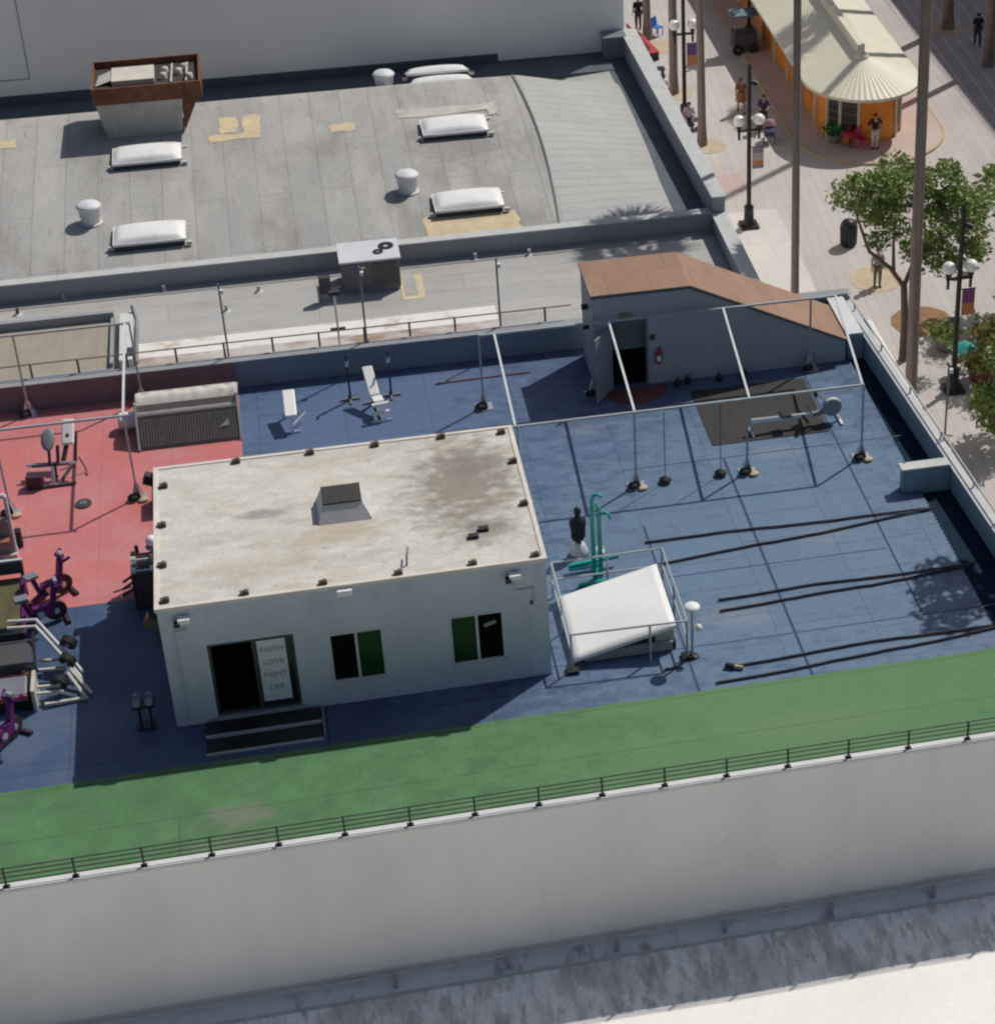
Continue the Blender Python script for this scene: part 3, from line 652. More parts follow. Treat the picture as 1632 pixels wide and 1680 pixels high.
dup(s1, (6.2, 13.72, 0), 0, 'dark squat stand right of the white incline bench')
br_ = thing('long_bar', 'long thin reddish bar lying on the blue deck by the rear parapet', 'bar', (8.9, 14.1, .03), R(1))
MB().tube([(-1.4, 0, 0), (1.4, 0, 0)], .02, 6).build('shaft', mat('reddish_bar', (.2, .1, .1)), br_); MB().tube([(-1.4, 0, 0), (-1.1, 0, 0)], .03, 6).build('sleeve', STEEL, br_)

# ================================================================== SAWTOOTH SKYLIGHT ON RED DECK
sk = thing('sawtooth_skylight', 'long sawtooth skylight with ribbed dark glazing and pale draped top on the red deck', 'skylight', (.52, 13.4, 0))
m = MB(); x0, x1 = -.84, 1.87
prof = [(12.3, 0), (12.36, .06), (13.05, 1.02), (14.3, .62), (14.3, 0)]
n = 5; m.add([(x0, y, z) for y, z in prof]+[(x1, y, z) for y, z in prof], [list(range(n)), list(range(n, 2*n))[::-1]]+[(i, (i+1) % n, (i+1) % n+n, i+n) for i in range(n)])
m.build('housing', mat('housing_grey', (.2, .19, .17), .7), sk, world=True)
RIB = mat('ribbed_glazing', (.17, .165, .14), .55, .15, 3)
m = MB()
for i in range(34):
    x = x0+.08+i*(x1-x0-.16)/33; m.bar((x, 12.33, .1), (x, 12.8, .72), .05, .03)
m.build('ribbed_panel', RIB, sk, world=True)
dr_ = lambda u, v: (x0-.02+(x1-x0+.04)*u, 12.76+.34*v if v < 1 else 13.1, .72+.36*v+.03*math.sin(u*31+v*3))
MB().grid(lambda u, v: (x0-.02+(x1-x0+.04)*u, 12.85+.85*v, .80+.34*min(1, v*1.9)-.1*max(0, v-.62)/.38+v*(.014*math.sin(u*30+2.5*v)+.01*math.sin(u*53))), 60, 8, .02).build('draped_cover', mat('cover_cloth', (.56, .53, .48), .8, .12, 2, stains=(((.36, .32, .28), 3, .55, .75, .6, I3),)), sk, world=True)
m = MB()
for x in (x0-.03, x1+.03):
    m.bar((x, 12.28, .04), (x, 13.05, 1.06), .06); m.bar((x, 13.05, 1.06), (x, 14.32, .66), .06)
m.bar((x0, 14.32, .66), (x1, 14.32, .66), .06); m.build('frame', mat('frame_pale', (.42, .42, .41), .6), sk, world=True)
MB().add([(1.35, 12.50, .38), (1.6, 12.62, .55), (1.62, 12.52, .4)], [(0, 1, 2)]).build('sticker', PALE, sk, world=True)
cy = thing('white_drum', 'white capped drum standing against the left end of the sawtooth skylight', 'drum', (-1.12, 13.55, 0))
MB().tube([(-.25, 0, .3), (.22, 0, .3)], .24, 16).build('body', WHITE, cy); MB().tube([(-.3, 0, .3), (-.25, 0, .3)], .2, 16).build('lid', mat('lid_grey', (.6, .6, .62)), cy)
MB().cbox((0, 0, .04), (.4, .4, .08)).build('cradle', STEEL, cy)

# ================================================================== RED ZONE MACHINES
mm = thing('ab_machine', 'dark steel exercise machine with one grey and one white pad on the red floor', 'exercise machine', (-3.05, 11.55, 0), R(-6))
MB().ell((-.14, .28, 1.0), (.19, .06, .33), 16, 10, Matrix.Rotation(R(-50), 3, 'X')).build('grey_pad', GREYPAD, mm)
wpad = MB().cbox((.34, .62, 1.0), (.34, .1, .74), Matrix.Rotation(R(-50), 3, 'X')).build('white_pad', WHITEPAD, mm, .049)
MB().ell((.34, .5, .97), (.05, .012, .06), 10, 6, Matrix.Rotation(R(-50), 3, 'X')).build('emblem', DKSTEEL, wpad)
m = MB(); m.bar((-.12, .2, .95), (-.12, -.15, .45), .07); m.bar((.34, .6, .9), (.2, .0, .4), .1); m.bar((.1, .2, .85), (.1, -.1, .5), .08); m.bar((.5, .7, .8), (.42, .5, .05), .05); m.bar((0, -.1, .45), (-.02, -.25, .05), .09); m.build('frame', PLUM, mm)
MB().bar((-.6, -.12, .45), (.45, -.05, .42), .09).build('handle_bar', STEEL, mm); MB().bar((-.02, -.3, .5), (-.02, -.55, .04), .07).build('front_strut', CHROME, mm)
m = MB(); m.bar((-.5, -.62, .04), (.55, -.48, .04), .08); m.bar((.1, -.55, .04), (.35, .55, .04), .07); m.build('base', DKSTEEL, mm)
MB().cbox((-.5, -.5, .2), (.42, .3, .4)).build('weight_box', PLUM, mm)
for x in (-.65, .5):
    MB().tube([(x-.1, -.1, .45), (x+.08, -.1, .45)], .045, 8).build('grip', CHROME, mm)
MB().tube([(.62, .1, .5), (.75, .1, .1), (.8, -.1, .02)], .02, 5).build('side_lever', PLUM, mm)
wp = thing('weight_plate', 'single dark round weight plate lying on the red floor', 'weight plate', (-2.33, 9.95, .03))
MB().disc((0, 0, 0), .21, (0, 0, 1), .05, 20, .03).build('disc', DKSTEEL, wp); MB().disc((0, 0, .03), .09, (0, 0, 1), .03, 14, .03).build('hub', STEEL, wp)
# pale column machine, at left frame foot
cm = thing('cable_column', 'pale grey cable machine at the foot of the left pipe frame', 'exercise machine', (-4.05, 8.0, 0))
MB().box(-.45, .12, -.2, .2, 0, .12).build('base', PALE, cm)
for x in (-.35, .08):
    MB().bar((x, 0, .12), (x, .1, 1.75), .08, .14).build('upright', ALU, cm)
MB().box(-.36, .06, -.1, .1, .12, 1.1).build('weight_stack', STEEL, cm); MB().bar((-.35, .1, 1.75), (.08, .1, 1.75), .1).build('top_bar', ALU, cm); MB().cbox((-.14, -.2, .6), (.3, .3, .08)).build('seat', mat('rust_pad', (.3, .15, .09)), cm); MB().cbox((.16, .35, .25), (.16, .2, .5)).build('weight_box', BLACKP, cm)
# purple treadmill
tm = thing('treadmill', 'purple framed treadmill with olive belt where the red floor meets blue', 'treadmill', (-3.85, 5.1, 0))
MB().cbox((-.03, -.0, .42), (.56, 1.6, .1), Matrix.Rotation(R(20), 3, 'X')).build('belt', OLIVE, tm)
for x in (-.36, .27):
    MB().bar((x, -.85, .12), (x, .8, .72), .1, .18).build('side_rail', PURPLE, tm)
    MB().bar((x, .72, .2), (x, .8, 1.0), .08).build('upright', PURPLE, tm)
MB().cbox((-.05, .8, 1.0), (.72, .16, .3), Matrix.Rotation(R(-30), 3, 'X')).build('console', BLACKP, tm, .02); MB().cbox((-.05, -.8, .16), (.7, .3, .2)).build('motor_cover', BLACKP, tm, .03); MB().bar((-.4, .92, 1.13), (.3, .92, 1.13), .08).build('top_bar', ALU, tm)
GB = 'purple exercise bikes'


def bike(label, loc, rz):
    b = thing('exercise_bike', label, 'exercise bike', loc, rz, GB)
    m = MB(); m.bar((0, -.45, .1), (0, .35, .45), .15); m.bar((0, .3, .35), (0, .45, 1.05), .13); m.bar((0, -.2, .25), (0, -.35, .85), .11); m.cbox((0, .1, .4), (.16, .5, .3)); m.build('frame', PURPLE, b)
    fw = MB().disc((0, .38, .32), .27, (1, 0, 0), .09, 18).build('flywheel', PLUM, b); MB().disc((0, .38, .32), .09, (1, 0, 0), .14, 10).build('hub', CHROME, b)
    MB().cbox((0, -.37, .9), (.26, .34, .1)).build('saddle', GREYPAD, b, .03)
    m = MB(); m.tube([(-.24, .62, 1.15), (-.2, .45, 1.08), (.2, .45, 1.08), (.24, .62, 1.15)], .045, 6); m.build('handlebar', PURPLE, b)
    for yy_ in (-.5, .6):
        MB().bar((-.3, yy_, .05), (.3, yy_, .05), .09).build('foot_bar', PLUM, b)
    MB().disc((.07, 0, .34), .1, (1, 0, 0), .03, 14).build('crank', CHROME, b); MB().cbox((0, .5, 1.16), (.2, .08, .14)).build('console', CHROME, b)
    for sx, yy in ((-.13, .12), (.16, -.12)):
        MB().cbox((sx, yy, .32), (.1, .12, .04)).build('pedal', BLACK, b)
    return b


bike('purple exercise bike farther back beside the olive treadmill', (-3.05, 5.75, 0), R(-60))
bike('purple exercise bike right beside the foot of the olive treadmill', (-3.2, 4.75, 0), R(-75))
bike('purple exercise bike nearest the front, below the leg press', (-3.85, .15, 0), R(-35))
# leg press
lp = thing('leg_press', 'big leg press with white rails, grey padded plates and black weights at the left edge', 'leg press', (-3.3, 2.4, 0))
m = MB()
for y in (.98, 1.25):
    m.tube([(-.5, y, 1.0), (.15, y, .95), (.95, y-1.0, .3), (1.15, y-1.25, .12)], .045, 8)
m.build('rail', mat('worn_white_tube', (.55, .55, .53), .5, .12, 3), lp)
for y in (.1, .45, -.55, -.8):
    MB().bar((.15, y, .3), (.75, y-.05, .3), .06).build('cross_tube', PALE, lp)
MB().cbox((-.45, .3, .72), (1.0, 1.3, .1), Matrix.Rotation(R(-12), 3, 'X')).build('foot_plate', mat('dark_grey_plate', (.065, .065, .07), .6), lp, .02)
MB().cbox((-.45, -.68, .5), (.8, .62, .12), Matrix.Rotation(R(14), 3, 'X')).build('back_pad', GREYPAD, lp, .03)
MB().cbox((-.45, -.42, .56), (.84, .06, .16)).build('red_edge', REDTRIM, lp); MB().cbox((-.45, -1.02, .4), (.84, .06, .14)).build('red_edge', REDTRIM, lp)
MB().box(.06, .14, -1.1, -.3, .0, .62).build('end_plate', PALE, lp); MB().box(-1.1, .0, -1.0, .7, .02, .12).build('base', BLACKP, lp)
MB().bar((.08, .9, .85), (.12, -.1, .55), .07).build('side_arm', BLACKP, lp)
for x, y, z in ((.88, .62, .62), (.85, .08, .5), (.7, -.6, .42)):
    p = MB().disc((x, y, z), .2, (.45, .75, .3), .16, 18, .03).build('weight_plate', BLACK, lp); MB().disc((x, y-.03, z), .05, (.45, .75, .3), .26, 10).build('plate_hub', PALE, p)
m = MB(); m.bar((.85, -.35, .45), (1.25, -.95, .05), .07); m.bar((.9, -.15, .4), (1.35, -.75, .05), .07); m.bar((.3, -1.0, .1), (1.2, -.9, .05), .07); m.build('base_tube', PALE, lp)
# dumbbell stand in the shade
ds = thing('dumbbell_stand', 'black stand holding two adjustable dumbbells in the cabin shade', 'dumbbell stand', (-.68, .2, 0))
MB().box(-.22, .22, -.16, .16, 0, .05).build('base', BLACKP, ds); m = MB(); m.bar((-.12, 0, .05), (-.12, .05, .62), .06); m.bar((.12, 0, .05), (.12, .05, .62), .06); m.box(-.26, .26, -.14, .2, .6, .64); m.build('frame', BLACKP, ds)
for x in (-.14, .14):
    d = MB()
    for k in range(5):
        d.disc((x, -.12+.02*k, .76), .09, (0, 1, 0), .014, 12); d.disc((x, .12+.02*k, .76), .09, (0, 1, 0), .014, 12)
    d.tube([(x, -.1, .76), (x, .2, .76)], .018, 6); dd = d.build('dumbbell', mat('dumbbell_grey', (.28, .3, .34), .45), ds)
# rack by the cabin side
dk = thing('dumbbell_rack', 'plum coloured weight rack with chrome bars against the left cabin wall', 'weight rack', (-.62, 5.55, 0))
MB().box(-.32, .4, -.75, .35, .04, .1).build('base', PLUM, dk)
for x, y in ((-.28, -.6), (-.28, .3), (.3, -.6), (.3, .3)):
    MB().bar((x, y, .1), (x, y, .9), .06).build('leg', PLUM, dk)
for z in (.45, .9):
    m = MB().box(-.32, .34, -.7, .35, z, z+.04); m.build('shelf', PLUM, dk)
for k in range(4):
    y = -.5+.24*k; d = MB().tube([(-.28, y, 1.02), (.3, y, 1.02)], .03, 6); d.disc((-.25, y, 1.02), .1, (1, 0, 0), .12, 12); d.disc((.22, y, 1.02), .1, (1, 0, 0), .12, 12); d.build('dumbbell', (CHROME, STEEL, PALE, PLUM)[k], dk)
for k in range(3):
    MB().tube([(-.32, -.5+.3*k, .5), (-.6, -.55+.3*k, .35)], .035, 6).build('peg', PLUM, dk)
MB().bar((-.15, .45, .2), (-.2, .65, 1.0), .09).build('side_post', PLUM, dk)
wb = thing('medicine_ball', 'white and blue medicine ball on a stool by the left cabin wall', 'ball', (-.5, 7.0, 0))
MB().lathe([(.001, .4), (.17, .4), (.17, .35), (.06, .33), (.05, .03), (.18, .01), (.001, 0)], n=14).build('stool', mat('blue_grey_stool', (.2, .28, .36)), wb); MB().ell((0, .02, .54), .15).build('ball', WHITE, wb)
bxs = thing('equipment_box', 'black equipment box behind the left rear corner of the cabin', 'box', (-.28, 9.3, 0))
MB().box(-.2, .2, -.3, .5, .03, .5).build('body', BLACKP, bxs, .02); MB().box(-.2, .2, -.3, .5, .51, .56).build('lid', DKSTEEL, bxs, .01)

# ================================================================== REAR LOW ROOF STRIP + REAR BUILDING
rb = thing('rear_building', 'low grey building behind the gym with a curved patched roof and skylights', 'building')
ZS = .36
MB().box(-12, 17.75, 15.5, 36, G, ZS-.31).build('wall', WALLG, rb)
MB().box(-12, 17.3, 15.5, 21.2, ZS-.3, ZS).build('lower_roof', STRIP, rb)
MB().box(-.9, 9.75, 16.85, 17.75, ZS, ZS+.012).build('white_coating', COAT, rb)
MB().box(-.9, 9.75, 15.51, 16.85, ZS, ZS+.008).build('weathered_coating', COATD, rb)
MB().box(9.75, 12.2, 15.51, 16.3, ZS, ZS+.007).build('brown_coating', mat('brown_coat', (.4, .35, .3), .8, .15, 1, stains=(((.3, .2, .13), 1, .5, .7, .8, (.6, 1.5, 1)),)), rb)
MB().box(-12, 17.3, 21.2, 21.5, ZS-.3, .98).build('dividing_parapet', CURB, rb)
MB().box(-12, 17.3, 21.17, 21.53, .98, 1.02).build('dividing_coping', CAP, rb)
MB().box(-12, 17.28, 20.75, 21.2, ZS, ZS+.02).build('parapet_flashing', mat('flash_grey', (.3, .3, .3), .85, .1), rb)
pp = [(17.3, 15.5), (17.65, 15.5), (17.65, 36), (17.3, 36)]
MB().prism([(17.32, 15.5), (17.75, 15.5), (17.75, 21.2), (17.32, 21.2)], -.1, .95).build('street_parapet', CURB, rb)
MB().prism([(17.29, 15.5), (17.78, 15.5), (17.78, 21.17), (17.29, 21.17)], .95, .99).build('street_coping', CAP, rb)
MB().prism([(17.34, 21.2), (17.75, 21.2), (17.55, 36), (17.0, 36)], -.1, 1.5).build('street_parapet', CURB, rb)
MB().prism([(17.31, 21.2), (17.78, 21.2), (17.58, 36), (16.97, 36)], 1.5, 1.55).build('street_coping', CAP, rb)


def zroof(y):
    if y < 32.1:
        s = (y-21.5)/10.6; return .8+.9*math.sin(PI/2*min(1, s))
    s = min(1, (y-32.1)/1.6); return 1.7-1.3*s*s


def zr(x, y):
    g = 1 if x < 12.4 else max(0, 1-(x-12.4)/3.9)
    return .66+(zroof(y)-.66)*g*(1 if g >= 1 else 1)


yy = lambda v: 21.5+14.5*v
MB().grid(lambda u, v: (-12+24.6*u, yy(v), zr(-12+24.6*u, yy(v))), 10, 48).build('main_roof', BITUM, rb)
MB().grid(lambda u, v: (12.6+4.8*u, yy(v), zr(12.6+4.8*u, yy(v))), 16, 48).build('sloped_roof', HIP, rb)
MB().box(16.25, 17.35, 21.5, 34.2, .64, .672).build('valley_gutter', GUTTER, rb)
MB().box(-12, 17.3, 34.25, 35.95, .3, .69).build('rear_gutter', GUTTER, rb)
MB().grid(lambda u, v: (12.45+.06*u+.25*math.sin(PI*v)-.1, yy(v*.75), zr(12.42, yy(v*.75))+.012+.004*u), 2, 40).build('ridge_seam', mat('tar_seam', (.17, .17, .17), .9), rb)


def patch(u, v, uu, vv, z, name='roof_patch', m_=TAN, par=rb, dz=.012):
    a = at(u, v, z=z); b = at(uu, vv, z=z); x0, x1 = sorted((a.x, b.x)); y0, y1 = sorted((a.y, b.y))
    rj = random.Random(int(u*7+v)); jx = [rj.uniform(-.06, .06) for _ in range(20)]; jy = [rj.uniform(-.09, .09) for _ in range(20)]
    F = lambda s, q: (x0+(x1-x0)*s+(jx[int(q*6+.5)] if s < .01 else jx[int(q*6+.5)+8] if s > .99 else 0), y0+(y1-y0)*q+(jy[int(s*4+.5)] if q < .01 else jy[int(s*4+.5)+8] if q > .99 else 0))
    MB().grid(lambda s, q: (*F(s, q), zr(*F(s, q))+dz), 4, 6).build(name, m_, par)


patch(700, 392, 848, 350, .85); patch(541, 218, 580, 203, 1.6); patch(343, 235, 428, 218, 1.58); patch(362, 222, 388, 195, 1.6); patch(400, 222, 426, 192, 1.6, dz=.014); patch(-20, 255, 30, 238, 1.5); patch(652, 193, 662, 180, 1.65, m_=PALE); patch(655, 183, 810, 179, 1.66, m_=PALE, dz=.016); patch(803, 186, 812, 168, 1.66, m_=PALE)
MB().box(7.05, 7.75, 18.7, 20.3, ZS, ZS+.013).build('roof_patch', TAN, rb)
MB().box(7.15, 7.55, 18.95, 20.3, ZS+.014, ZS+.02).build('roof_patch', STRIP, rb)

# skylights
GK = 'white domed roof skylights on the rear building'
s0 = thing('roof_skylight', 'white domed skylight nearest the dividing parapet at the left of the roof', 'skylight', (0, 0, 0), 0, GK)
MB().box(-1.06, 1.06, -.58, .58, -.1, .12).build('curb', mat('curb_shade_black', (.06, .06, .065), .8), s0)  # near-black curb colour paints the shadow line under the dome
mat('curb_grey', (.25, .25, .25), .8)


def domef(u, v):
    a = (4.*u*(1-u))**.3; b = (4.*v*(1-v))**.35
    return (-1.09+2.18*u, -.62+1.24*v, .2+.2*a*b)


MB().grid(domef, 18, 14).build('dome', DOME, s0)
m = MB().box(-1.12, 1.12, -.65, -.62, .12, .2); m.box(-1.12, 1.12, .62, .65, .12, .2); m.box(-1.12, -1.09, -.62, .62, .12, .2); m.box(1.09, 1.12, -.62, .62, .12, .2); m.build('rim', WHITE, s0)
for x, y in ((1.2, .58), (1.2, -.62), (-1.2, -.5)):
    MB().cbox((x, y, 0.03), (.18, .12, .1)).build('foot', PALE, s0)
spots = [((245, 379), .95, None), ((767, 325), .95, 'white domed skylight with a tan patch in front of it'), ((744, 196), 1.6, 'white domed skylight in the middle of the right hand row'), ((240, 243), 1.6, 'white domed skylight at the foot of the rusty topped cooling unit'), ((723, 131), 1.75, 'front one of two white skylights at the roof crest'), ((716, 119), 1.7, 'rear one of two white skylights at the roof crest, half hidden')]
for (u, v), z, lab in spots:
    p = at(u, v, z=z+.35); p.z = zr(p.x, p.y)
    if v < 140:          # the two behind the crest
        p = at(u, 127, y=32.85) if v > 125 else at(u, 111, y=33.7); p.z -= .34
    if lab is None:
        s0.location = p
    else:
        q_ = dup(s0, p, 0, lab)
        if v < 140:
            q_.rotation_euler.x = -R(20)
GV = 'white turbine vents on the rear building roof'
v0 = thing('roof_vent', 'white round roof vent left of the nearest left skylight', 'roof vent', (0, 0, 0), 0, GV)
MB().lathe([(.29, -.1), (.3, .22), (.33, .26), (.34, .48), (.37, .53), (.37, .63), (.33, .67), (.001, .7)], n=20).build('stack', mat('vent_white', (.68, .68, .7), .5), v0)
MB().lathe([(.38, .56), (.395, .58), (.395, .62), (.375, .64)], n=20).build('cap_ring', WHITE, v0); MB().lathe([(.38, .02), (.3, .06)], n=16).build('flashing', CAP, v0)
for (u, v), z, lab in [((152, 375), .97, None), ((670, 322), 1.0, 'white round roof vent left of the skylight with the tan patch'), ((628, 133), 1.72, 'white round roof vent at the far crest against the dark band')]:
    p = at(u, v, z=z); p.z = zr(p.x, p.y)-.02
    if v < 140:
        p = at(628, 112, y=33.4); p.z -= .82
    if lab is None:
        v0.location = p
    else:
        dup(v0, p, 0, lab)

# rusty cooling tower
ct = thing('cooling_unit', 'rooftop cooling unit with rusty top frame on a pale tapered base', 'cooling unit', (-.2, 29.9, 1.5))
m = MB(); bx0, bx1, by0, by1 = -1.75, 1.1, .0, 1.4
m.add([(bx0+.25, by0+.15, 0), (bx1-.15, by0+.15, 0), (bx1-.15, by1, 0), (bx0+.25, by1, 0), (bx0, by0, 1.45), (bx1, by0, 1.45), (bx1, by1, 1.45), (bx0, by1, 1.45)], [(3, 2, 1, 0), (4, 5, 6, 7), (0, 1, 5, 4), (1, 2, 6, 5), (2, 3, 7, 6), (3, 0, 4, 7)]); m.build('base', PALE, ct)
m = MB(); tx0, tx1, ty0, ty1 = -1.8, 1.78, -.15, 2.3
for q in ((tx0, tx1, ty0, ty0+.06), (tx0, tx1, ty1-.06, ty1), (tx0, tx0+.06, ty0+.06, ty1-.06), (tx1-.06, tx1, ty0+.06, ty1-.06)):
    m.box(*q, 1.46, 2.05)
m.build('top_frame', RUST, ct); MB().box(tx0+.07, tx1-.07, ty0+.07, ty1-.07, 1.47, 1.82).build('tray', mat('dark_tray', (.05, .04, .035), .8, .3, 4), ct)
m = MB()
m.add([(bx1-.05, .1, 1.45), (bx1+.55, .1, 1.45), (bx1-.05, .1, .2), (bx1-.05, 1.3, 1.45), (bx1+.55, 1.3, 1.45), (bx1-.05, 1.3, .2)], [(0, 1, 2), (3, 5, 4), (0, 3, 4, 1), (1, 4, 5, 2), (2, 5, 3, 0)])
m.build('bracket', RUST, ct)
MB().box(-1.15, .25, .5, 1.7, 1.83, 2.02).build('top_panel', mat('pale_panel', (.58, .54, .46), .7, .1, 2), ct)
MB().add([(-1.7, .6, 1.85), (-1.16, .7, 1.98), (-1.16, 1.6, 1.98), (-1.6, 1.5, 1.85)], [(0, 1, 2, 3)]).build('side_flap', PALE, ct)
for x, y in ((.55, .7), (.6, 1.2), (1.05, 1.0), (1.25, 1.35), (1.4, .5)):
    MB().lathe([(.001, .2), (.12, .18), (.13, 0)], (x, y+.2, 1.82), 10).build('fan_part', PALE, ct)
for x in (.8, 1.3):
    MB().bar((x, .3, 1.9), (x+.05, 1.9, 1.9), .06).build('pipe', PALE, ct)

# boxy air unit
au = thing('air_conditioner', 'boxy dark grey air conditioner with pale top on the lower rear roof', 'air conditioner', (6.2, 20.0, ZS))
MB().box(-.9, .88, -.55, .7, .12, 1.08).build('body', ACBODY, au, .02); MB().box(-.95, .93, -.6, .75, 1.081, 1.14).build('top', ACTOP, au, .01)
MB().box(.05, .8, -.57, -.551, .25, 1.0).build('coil_grille', mat('coil_dark', (.1, .095, .095), .6, .1, 5, bricks=(.4, .05, .01, 0, .6, .1)), au)
MB().box(-.8, -.1, -.565, -.551, .3, 1.02).build('access_panel', ACBODY, au)
for x, y, r_ in ((.55, .25, .24), (.28, -.1, .16)):
    MB().disc((x, y, 1.15), r_, (0, 0, 1), .03, 18, r_*.35).build('fan_grille', BLACKP, au)
MB().box(-.85, .85, -.5, .65, 0, .12).build('base', mat('curb_grey', ()), au)
for x, mm_ in ((-.55, mat('blue_sticker', (.08, .1, .4))), (-.3, WHITE)):
    MB().box(x, x+.12, -.569, -.566, .85, .92).build('sticker', mm_, au)
du = thing('disconnect_box', 'small dark electrical box on a frame left of the boxy air conditioner', 'electrical box', (4.75, 19.2, ZS))
MB().box(-.18, .18, -.12, .1, .3, .85).build('box', DKSTEEL, du); m = MB(); m.bar((-.15, 0, 0), (-.15, 0, .3), .05); m.bar((.15, 0, 0), (.15, 0, .3), .05); m.build('frame', STEEL, du); MB().tube([(.18, 0, .4), (.5, .3, .3), (.55, .6, .35)], .03, 6).build('conduit', PALE, du)
# tan rooflight at left and white duct
rf = thing('tan_rooflight', 'large tan sheeted rooflight with grey rim at the left of the lower rear roof', 'rooflight', (-4, 17.6, ZS))
m = MB(); m.box(-4, 2.45, 1.4, 1.58, 0, .5); m.box(-4, 2.45, -1.5, -1.4, 0, .2); m.box(2.36, 2.45, -1.4, 1.4, 0, .35); m.build('rim', CURB, rf)
MB().add([(-4, -1.4, .16), (2.35, -1.4, .16), (2.35, 1.4, .24), (-4, 1.4, .24), (-4, -1.4, .1), (2.35, -1.4, .1), (2.35, 1.4, .18), (-4, 1.4, .18)], [(0, 1, 2, 3), (7, 6, 5, 4), (0, 4, 5, 1), (1, 5, 6, 2), (2, 6, 7, 3), (3, 7, 4, 0)]).build('sheet', mat('tan_sheet', (.33, .295, .225), .7, .08, 2, bricks=(20, .5, .012, PI/2, .85, .03)), rf)
dc = thing('white_duct', 'narrow white duct box beside the tan rooflight', 'duct', (-1.1, 17.9, ZS))
MB().box(-.28, .1, -1.6, 1.3, 0, .34).build('body', mat('duct_white', (.6, .61, .58), .6, .08, 2, stains=(((.4, .42, .4), 3, .55, .75, .6, I3),)), dc, .01); MB().box(-.05, .14, -1.4, -.9, .05, .36).build('grille', DKSTEEL, dc); MB().tube([(.2, -1.6, .2), (.2, 1.0, .2), (.1, 1.4, .5)], .06, 8).build('pipe', STEEL, dc)
for i, (u, v) in enumerate(((30, 516), (105, 490), (270, 478), (425, 478), (780, 425), (868, 418), (372, 510))):
    p = at(u, v, z=ZS); q = thing('roof_pipe', ('small pipe stub on the lower rear roof '+['at the far left above the tan rooflight', 'close under the dividing parapet at far left', 'under the dividing parapet, second from left', 'left of the dark electrical box', 'under the tan roof patch of the skylight', 'in front of the brown roofed stair house', 'behind the leftmost thin grey pole'][i]), 'pipe', p, 0, 'pipe stubs on the lower rear roof')
    MB().tube([(0, 0, 0), (0, 0, .2)], .05, 8).build('stub', PALE if i not in (0,) else DKSTEEL, q); MB().lathe([(.14, 0), (.06, .04)], n=10).build('flashing', CAP, q)

# tall rear wall building
tb = thing('tall_building', 'tall plain grey building wall closing the view behind the rear roof', 'building')
MB().box(-30, 17.15, 36.0, 60, G, 4.9).build('wall', WALLD, tb)
m = MB(); m.box(-30, 12.3, 35.94, 35.99, .2, 1.02); m.box(12.3, 16.4, 35.94, 35.99, .2, .72); m.build('tar_band', mat('tar_band_paint', (.085, .1, .125), .85, .12), tb)
m = MB(); m.bar((-4.55, 35.99, 1.65), (-4.55, 35.99, 4.9), .03); m.bar((-9, 35.99, 1.62), (-4.55, 35.99, 1.62), .03); m.build('panel_joint', mat('joint_grey', (.3, .3, .31)), tb)
MB().box(16.25, 17.05, 35.3, 35.93, .6, 1.5).build('corner_box', mat('corner_grey', (.2, .22, .25)), tb)
MB().box(16.2, 17.1, 35.25, 35.95, 1.51, 1.56).build('corner_cap', STEEL, tb)

# ================================================================== FRONT LOWER NEIGHBOUR
nb = thing('lower_building', 'lower building in front with a white roof and stained edge along the grey wall', 'building')
YW = -4.70
MB().box(-12, 22, -40, YW-.01, G, -4.9).build('wall', WALLG, nb)


def zn(x, y):          # roof falls towards the street and towards the wall
    return -4.4+.02*math.sin(x*.9)*max(0, min(1, (-5.6-y)))



m = MB(); m.add([(-12, YW-.012, -4.16), (22, YW-.012, -4.16), (22, -5.2, -4.4), (-12, -5.2, -4.4), (-12, YW-.012, -4.9), (22, YW-.012, -4.9), (22, -5.2, -4.9), (-12, -5.2, -4.9)], [(0, 1, 2, 3), (4, 7, 6, 5), (0, 4, 5, 1), (3, 2, 6, 7), (1, 5, 6, 2), (0, 3, 7, 4)]); m.build('wall_flashing', CANT, nb)
# stained roof in its own shade colour, cut along the wall's shadow edge
yb_ = lambda x: -6.97+.03*math.sin(x*1.7)
MB().grid(lambda u, v: (-12+34*u, -5.2+(yb_(-12+34*u)+5.2)*v, zn(-12+34*u, -5.2+(yb_(-12+34*u)+5.2)*v)+.005), 34, 12).build('stained_shade_strip', NEIGHSHADE, nb)
MB().grid(lambda u, v: (-12+34*u, yb_(-12+34*u)+.001+(-40-yb_(-12+34*u))*v, zn(-12+34*u, yb_(-12+34*u)+(-40-yb_(-12+34*u))*v)), 34, 120).build('white_roof', NEIGH, nb)
MB().box(-12, 22, -5.24, -5.16, -4.42, -4.37).build('edge_trim', CAP, nb)
cc = thing('wall_conduit', 'thin conduit on small brackets along the foot of the big grey wall', 'conduit', (9, -4.9, -4.2))
MB().tube([(-20, .05, .1), (12, .05, .1)], .03, 6).build('pipe', CAP, cc)
for u in (640, 831, 1011, 1188, 1360, 1525):
    x = at(u, 1540, y=-5).x-9; MB().cbox((x, -.12, .02), (.1, .12, .34)).build('bracket', mat('bracket_grey', (.33, .34, .37)), cc)

# ================================================================== ACROSS-STREET BUILDING (shades the far pavement)
fb = thing('facing_building', 'pale building on the far side of the pedestrian street', 'building')
MB().box(46, 70, 10, 140, G, 5.8).build('wall', WALLG, fb); MB().box(45.8, 70.2, 9.8, 140.2, 5.8, 6.1).build('roof', CAP, fb)
for k in range(14):
    MB().box(45.94, 45.99, 14+k*8, 18+k*8, -6.5, -4).build('window', GLASSD, fb)

